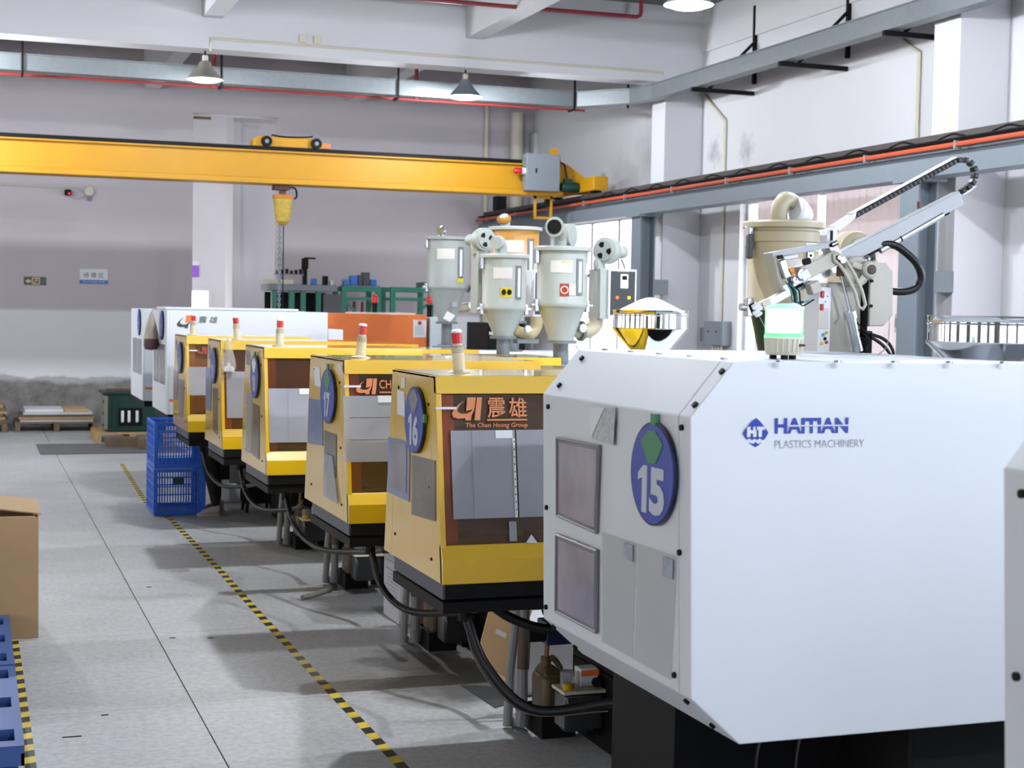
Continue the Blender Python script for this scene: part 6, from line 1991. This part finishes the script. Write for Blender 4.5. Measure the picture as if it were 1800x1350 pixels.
carton('white printed carton standing between the first and second yellow machines', 2.225, 8.06, 2.46, 8.40, .50)
carton('white carton under the leaning cardboard sheet', 2.30, 6.42, 2.60, 6.72, .33, False)
obj('brown_board', B().box(2.30, 7.86, .25, 2.36, 8.04, .60) if False else B().hexa([(2.30, 7.95, .002), (2.5, 7.95, .002), (2.5, 7.98, .002), (2.30, 7.98, .002), (2.30, 8.02, .60), (2.5, 8.02, .60), (2.5, 8.05, .60), (2.30, 8.05, .60)]), mat('red brown board', '#7a5340', .7, noise=.1), label='red brown board leaning on the printed white carton', cat='board')
carton('low white carton lying beyond the fourth machine, seen under its cover', 2.02, 13.5, 2.25, 13.75, .14, False)
obj('floor_mat', B().add([(2.148, 6.69, .0005), (2.17, 6.262, .0005), (2.295, 6.33, .0005), (2.32, 6.60, .0005), (2.148, 6.69, .004), (2.17, 6.262, .004), (2.295, 6.33, .004), (2.32, 6.60, .004)], [(0, 1, 2, 3), (7, 6, 5, 4), (0, 4, 5, 1), (1, 5, 6, 2), (2, 6, 7, 3), (3, 7, 4, 0)]), mat('dark grey rubber sheet', '#3b3b3c', .7), label='dark grey flat sheet on the floor below the cardboard', cat='mat', smooth=0)
obj('floor_scrap', B().box(.345, 6.30, .0005, .42, 6.308, .003), BLACK, label='thin dark scrap of wire on the floor beside the left hazard tape', cat='scrap')
for k, (x, y) in enumerate(((.98, 8.05), (1.02, 9.55), (.52, 6.6), (1.17, 8.0))):
    obj('floor_scrap', B().box(x, y, .0005, x+.03, y+.008, .003), BLACK, label='tiny dark scrap on the aisle floor, one of a few', cat='scrap', group='tiny scraps on the aisle floor')
obj('loose_wire', B().tube(spline([(2.60, 4.0, 1.633), (2.63, 4.0, 1.66), (2.67, 4.05, 1.72), (2.70, 4.1, 1.75)]), .0015, 4), STEEL, label='thin loose wire sticking up from the large white machine roof', cat='wire')
for k in range(2):
    r = thing('machine_hose', ['dark looped hose below the large white machine cover, left one', 'dark looped hose below the large white machine cover, right one'][k], 'hose', (2.3, 3.8, .3))
    x = 2.16+.13*k
    obj('hose_length', B(r).tube(spline([(x, 3.8, .645), (x-.05, 3.8, .5), (x-.04, 3.8, .36), (x+.06, 3.82, .24), (x+.20, 3.85, .18)], 6), .007, 6), RUBBER, r)

# ------------------------------------------------------------------ person seated behind the machines, bending to the crates
r = thing('person', 'person in black trousers and pale grey shoes, half hidden behind the yellow machines', 'person', (2.0, 12.8, 0))


def skin_mesh(name, joints, edges, m, parent, sub=2):
    o0 = Vector(parent.location)
    me = bpy.data.meshes.new(name)
    me.from_pydata([tuple(Vector(j[0])-o0) for j in joints], edges, [])
    o = bpy.data.objects.new(name, me)
    COL.objects.link(o)
    o.parent = parent
    md = o.modifiers.new('skin', 'SKIN')
    md.use_smooth_shade = True
    for i, j in enumerate(joints):
        v = me.skin_vertices[0].data[i]
        v.radius = (j[1], j[1] if len(j) < 3 else j[2])
        v.use_root = (i == 0)
    sb = o.modifiers.new('subdivision', 'SUBSURF')
    sb.levels = sb.render_levels = sub
    me.materials.append(m)
    return o


PY = 12.69
J = [((2.24, PY+.24, .56), .13), ((2.22, PY+.24, .74), .125), ((2.15, PY+.24, .95), .13), ((2.09, PY+.24, 1.09), .08), ((2.06, PY+.24, 1.15), .052),
     ((2.19, PY+.09, .55), .085), ((1.83, PY+.0, .56), .066), ((1.89, PY+.0, .26), .054), ((1.915, PY, .075), .036),
     ((2.19, PY+.34, .54), .09), ((1.925, PY+.32, .55), .062), ((1.965, PY+.32, .26), .050), ((1.975, PY+.32, .075), .034),
     ((2.10, PY+.12, 1.04), .05), ((2.13, PY+.12, .82), .042), ((2.02, PY+.09, .69), .032),
     ((2.10, PY+.38, 1.04), .05), ((2.13, PY+.40, .82), .042), ((2.06, PY+.34, .69), .032)]
E_ = [(0, 1), (1, 2), (2, 3), (3, 4), (0, 5), (5, 6), (6, 7), (7, 8), (0, 9), (9, 10), (10, 11), (11, 12), (3, 13), (13, 14), (14, 15), (3, 16), (16, 17), (17, 18)]
body = skin_mesh('body', J, E_, TROUSERS, r)
body.data.materials[0] = TROUSERS
hd_ = B(r)
hc = Vector((2.005, PY+.24, 1.27))
obj('head', hd_.lathe([(0, -.115), (.045, -.105), (.066, -.07), (.078, 0), (.074, .06), (.05, .10), (0, .112)], hc, (-.25, 0, 1), 24), SKIN, r, smooth=80)
obj('hair', B(r).lathe([(.081, -.01), (.083, .03), (.078, .07), (.054, .108), (0, .12)], hc+Vector((.012, 0, 0)), (-.05, 0, 1), 24), HAIR, r, smooth=80)
obj('nose', B(r).lathe([(0, -.02), (.013, -.012), (.008, .016), (0, .022)], hc+Vector((-.08, 0, -.01)), (.1, 0, 1), 10), SKIN, r, smooth=80)
for s in (-1, 1):
    obj('eye', B(r).lathe([(0, -.008), (.008, 0), (0, .008)], hc+Vector((-.072, .03*s, .008)), (1, 0, 0), 10), PAPER, r)
    obj('ear', B(r).lathe([(0, -.028), (.012, -.01), (.014, .014), (0, .028)], hc+Vector((.005, .079*s, -.005)), (0, 0, 1), 10), SKIN, r)
obj('mouth', B(r).box(hc.x-.079, hc.y-.02, hc.z-.052, hc.x-.066, hc.y+.02, hc.z-.046), REDPR, r)
for wx, wy in ((2.03, PY+.09), (2.07, PY+.34)):
    h_ = obj('hand', B(r).hexa([(wx-.085, wy-.038, .69), (wx, wy-.03, .69), (wx, wy+.03, .69), (wx-.085, wy+.038, .69), (wx-.085, wy-.038, .712), (wx, wy-.03, .715), (wx, wy+.03, .715), (wx-.085, wy+.038, .712)]), SKIN, r, bevel=.01)
    for k in range(4):
        yy = wy-.028+.019*k
        L_ = (.062, .072, .068, .052)[k]
        obj('finger', B(r).tube([(wx-.075, yy, .702), (wx-.085-L_*.5, yy, .700), (wx-.085-L_*.85, yy, .680), (wx-.085-L_*.9, yy, .665)], [.009, .0085, .0078, .006], 8), SKIN, h_, smooth=80)
    obj('thumb', B(r).tube([(wx-.03, wy-.03, .70), (wx-.055, wy-.055, .692), (wx-.082, wy-.062, .684)], [.011, .0095, .007], 8), SKIN, h_, smooth=80)
for sx_, sy_ in ((1.915, PY), (1.975+.02, PY+.32)):
    sh = obj('shoe', B(r).hexa([(sx_-.145, sy_-.036, .022), (sx_+.035, sy_-.034, .022), (sx_+.035, sy_+.034, .022), (sx_-.145, sy_+.036, .022), (sx_-.10, sy_-.026, .055), (sx_+.03, sy_-.028, .095), (sx_+.03, sy_+.028, .095), (sx_-.10, sy_+.026, .055)]), SHOE, r, bevel=.018, seg=3)
    obj('shoe_sole', B(r).prism(rrect(sx_-.155, sy_-.04, sx_+.042, sy_+.04, .032), 'Z', .001, .024), SOLE, sh, bevel=.003)
r = thing('stool', 'low dark stool under the seated person', 'stool', (2.30, 12.93, 0))
obj('seat', B(r).cyl((2.30, 12.93, .37), (2.30, 12.93, .40), .15, 24), BLACK, r, bevel=.006)
for k in range(4):
    a = math.pi/4+k*math.pi/2
    obj('leg', B(r).cyl((2.30+.15*math.cos(a), 12.93+.15*math.sin(a), 0), (2.30+.10*math.cos(a), 12.93+.10*math.sin(a), .37), .014, 10), BLACK, r)
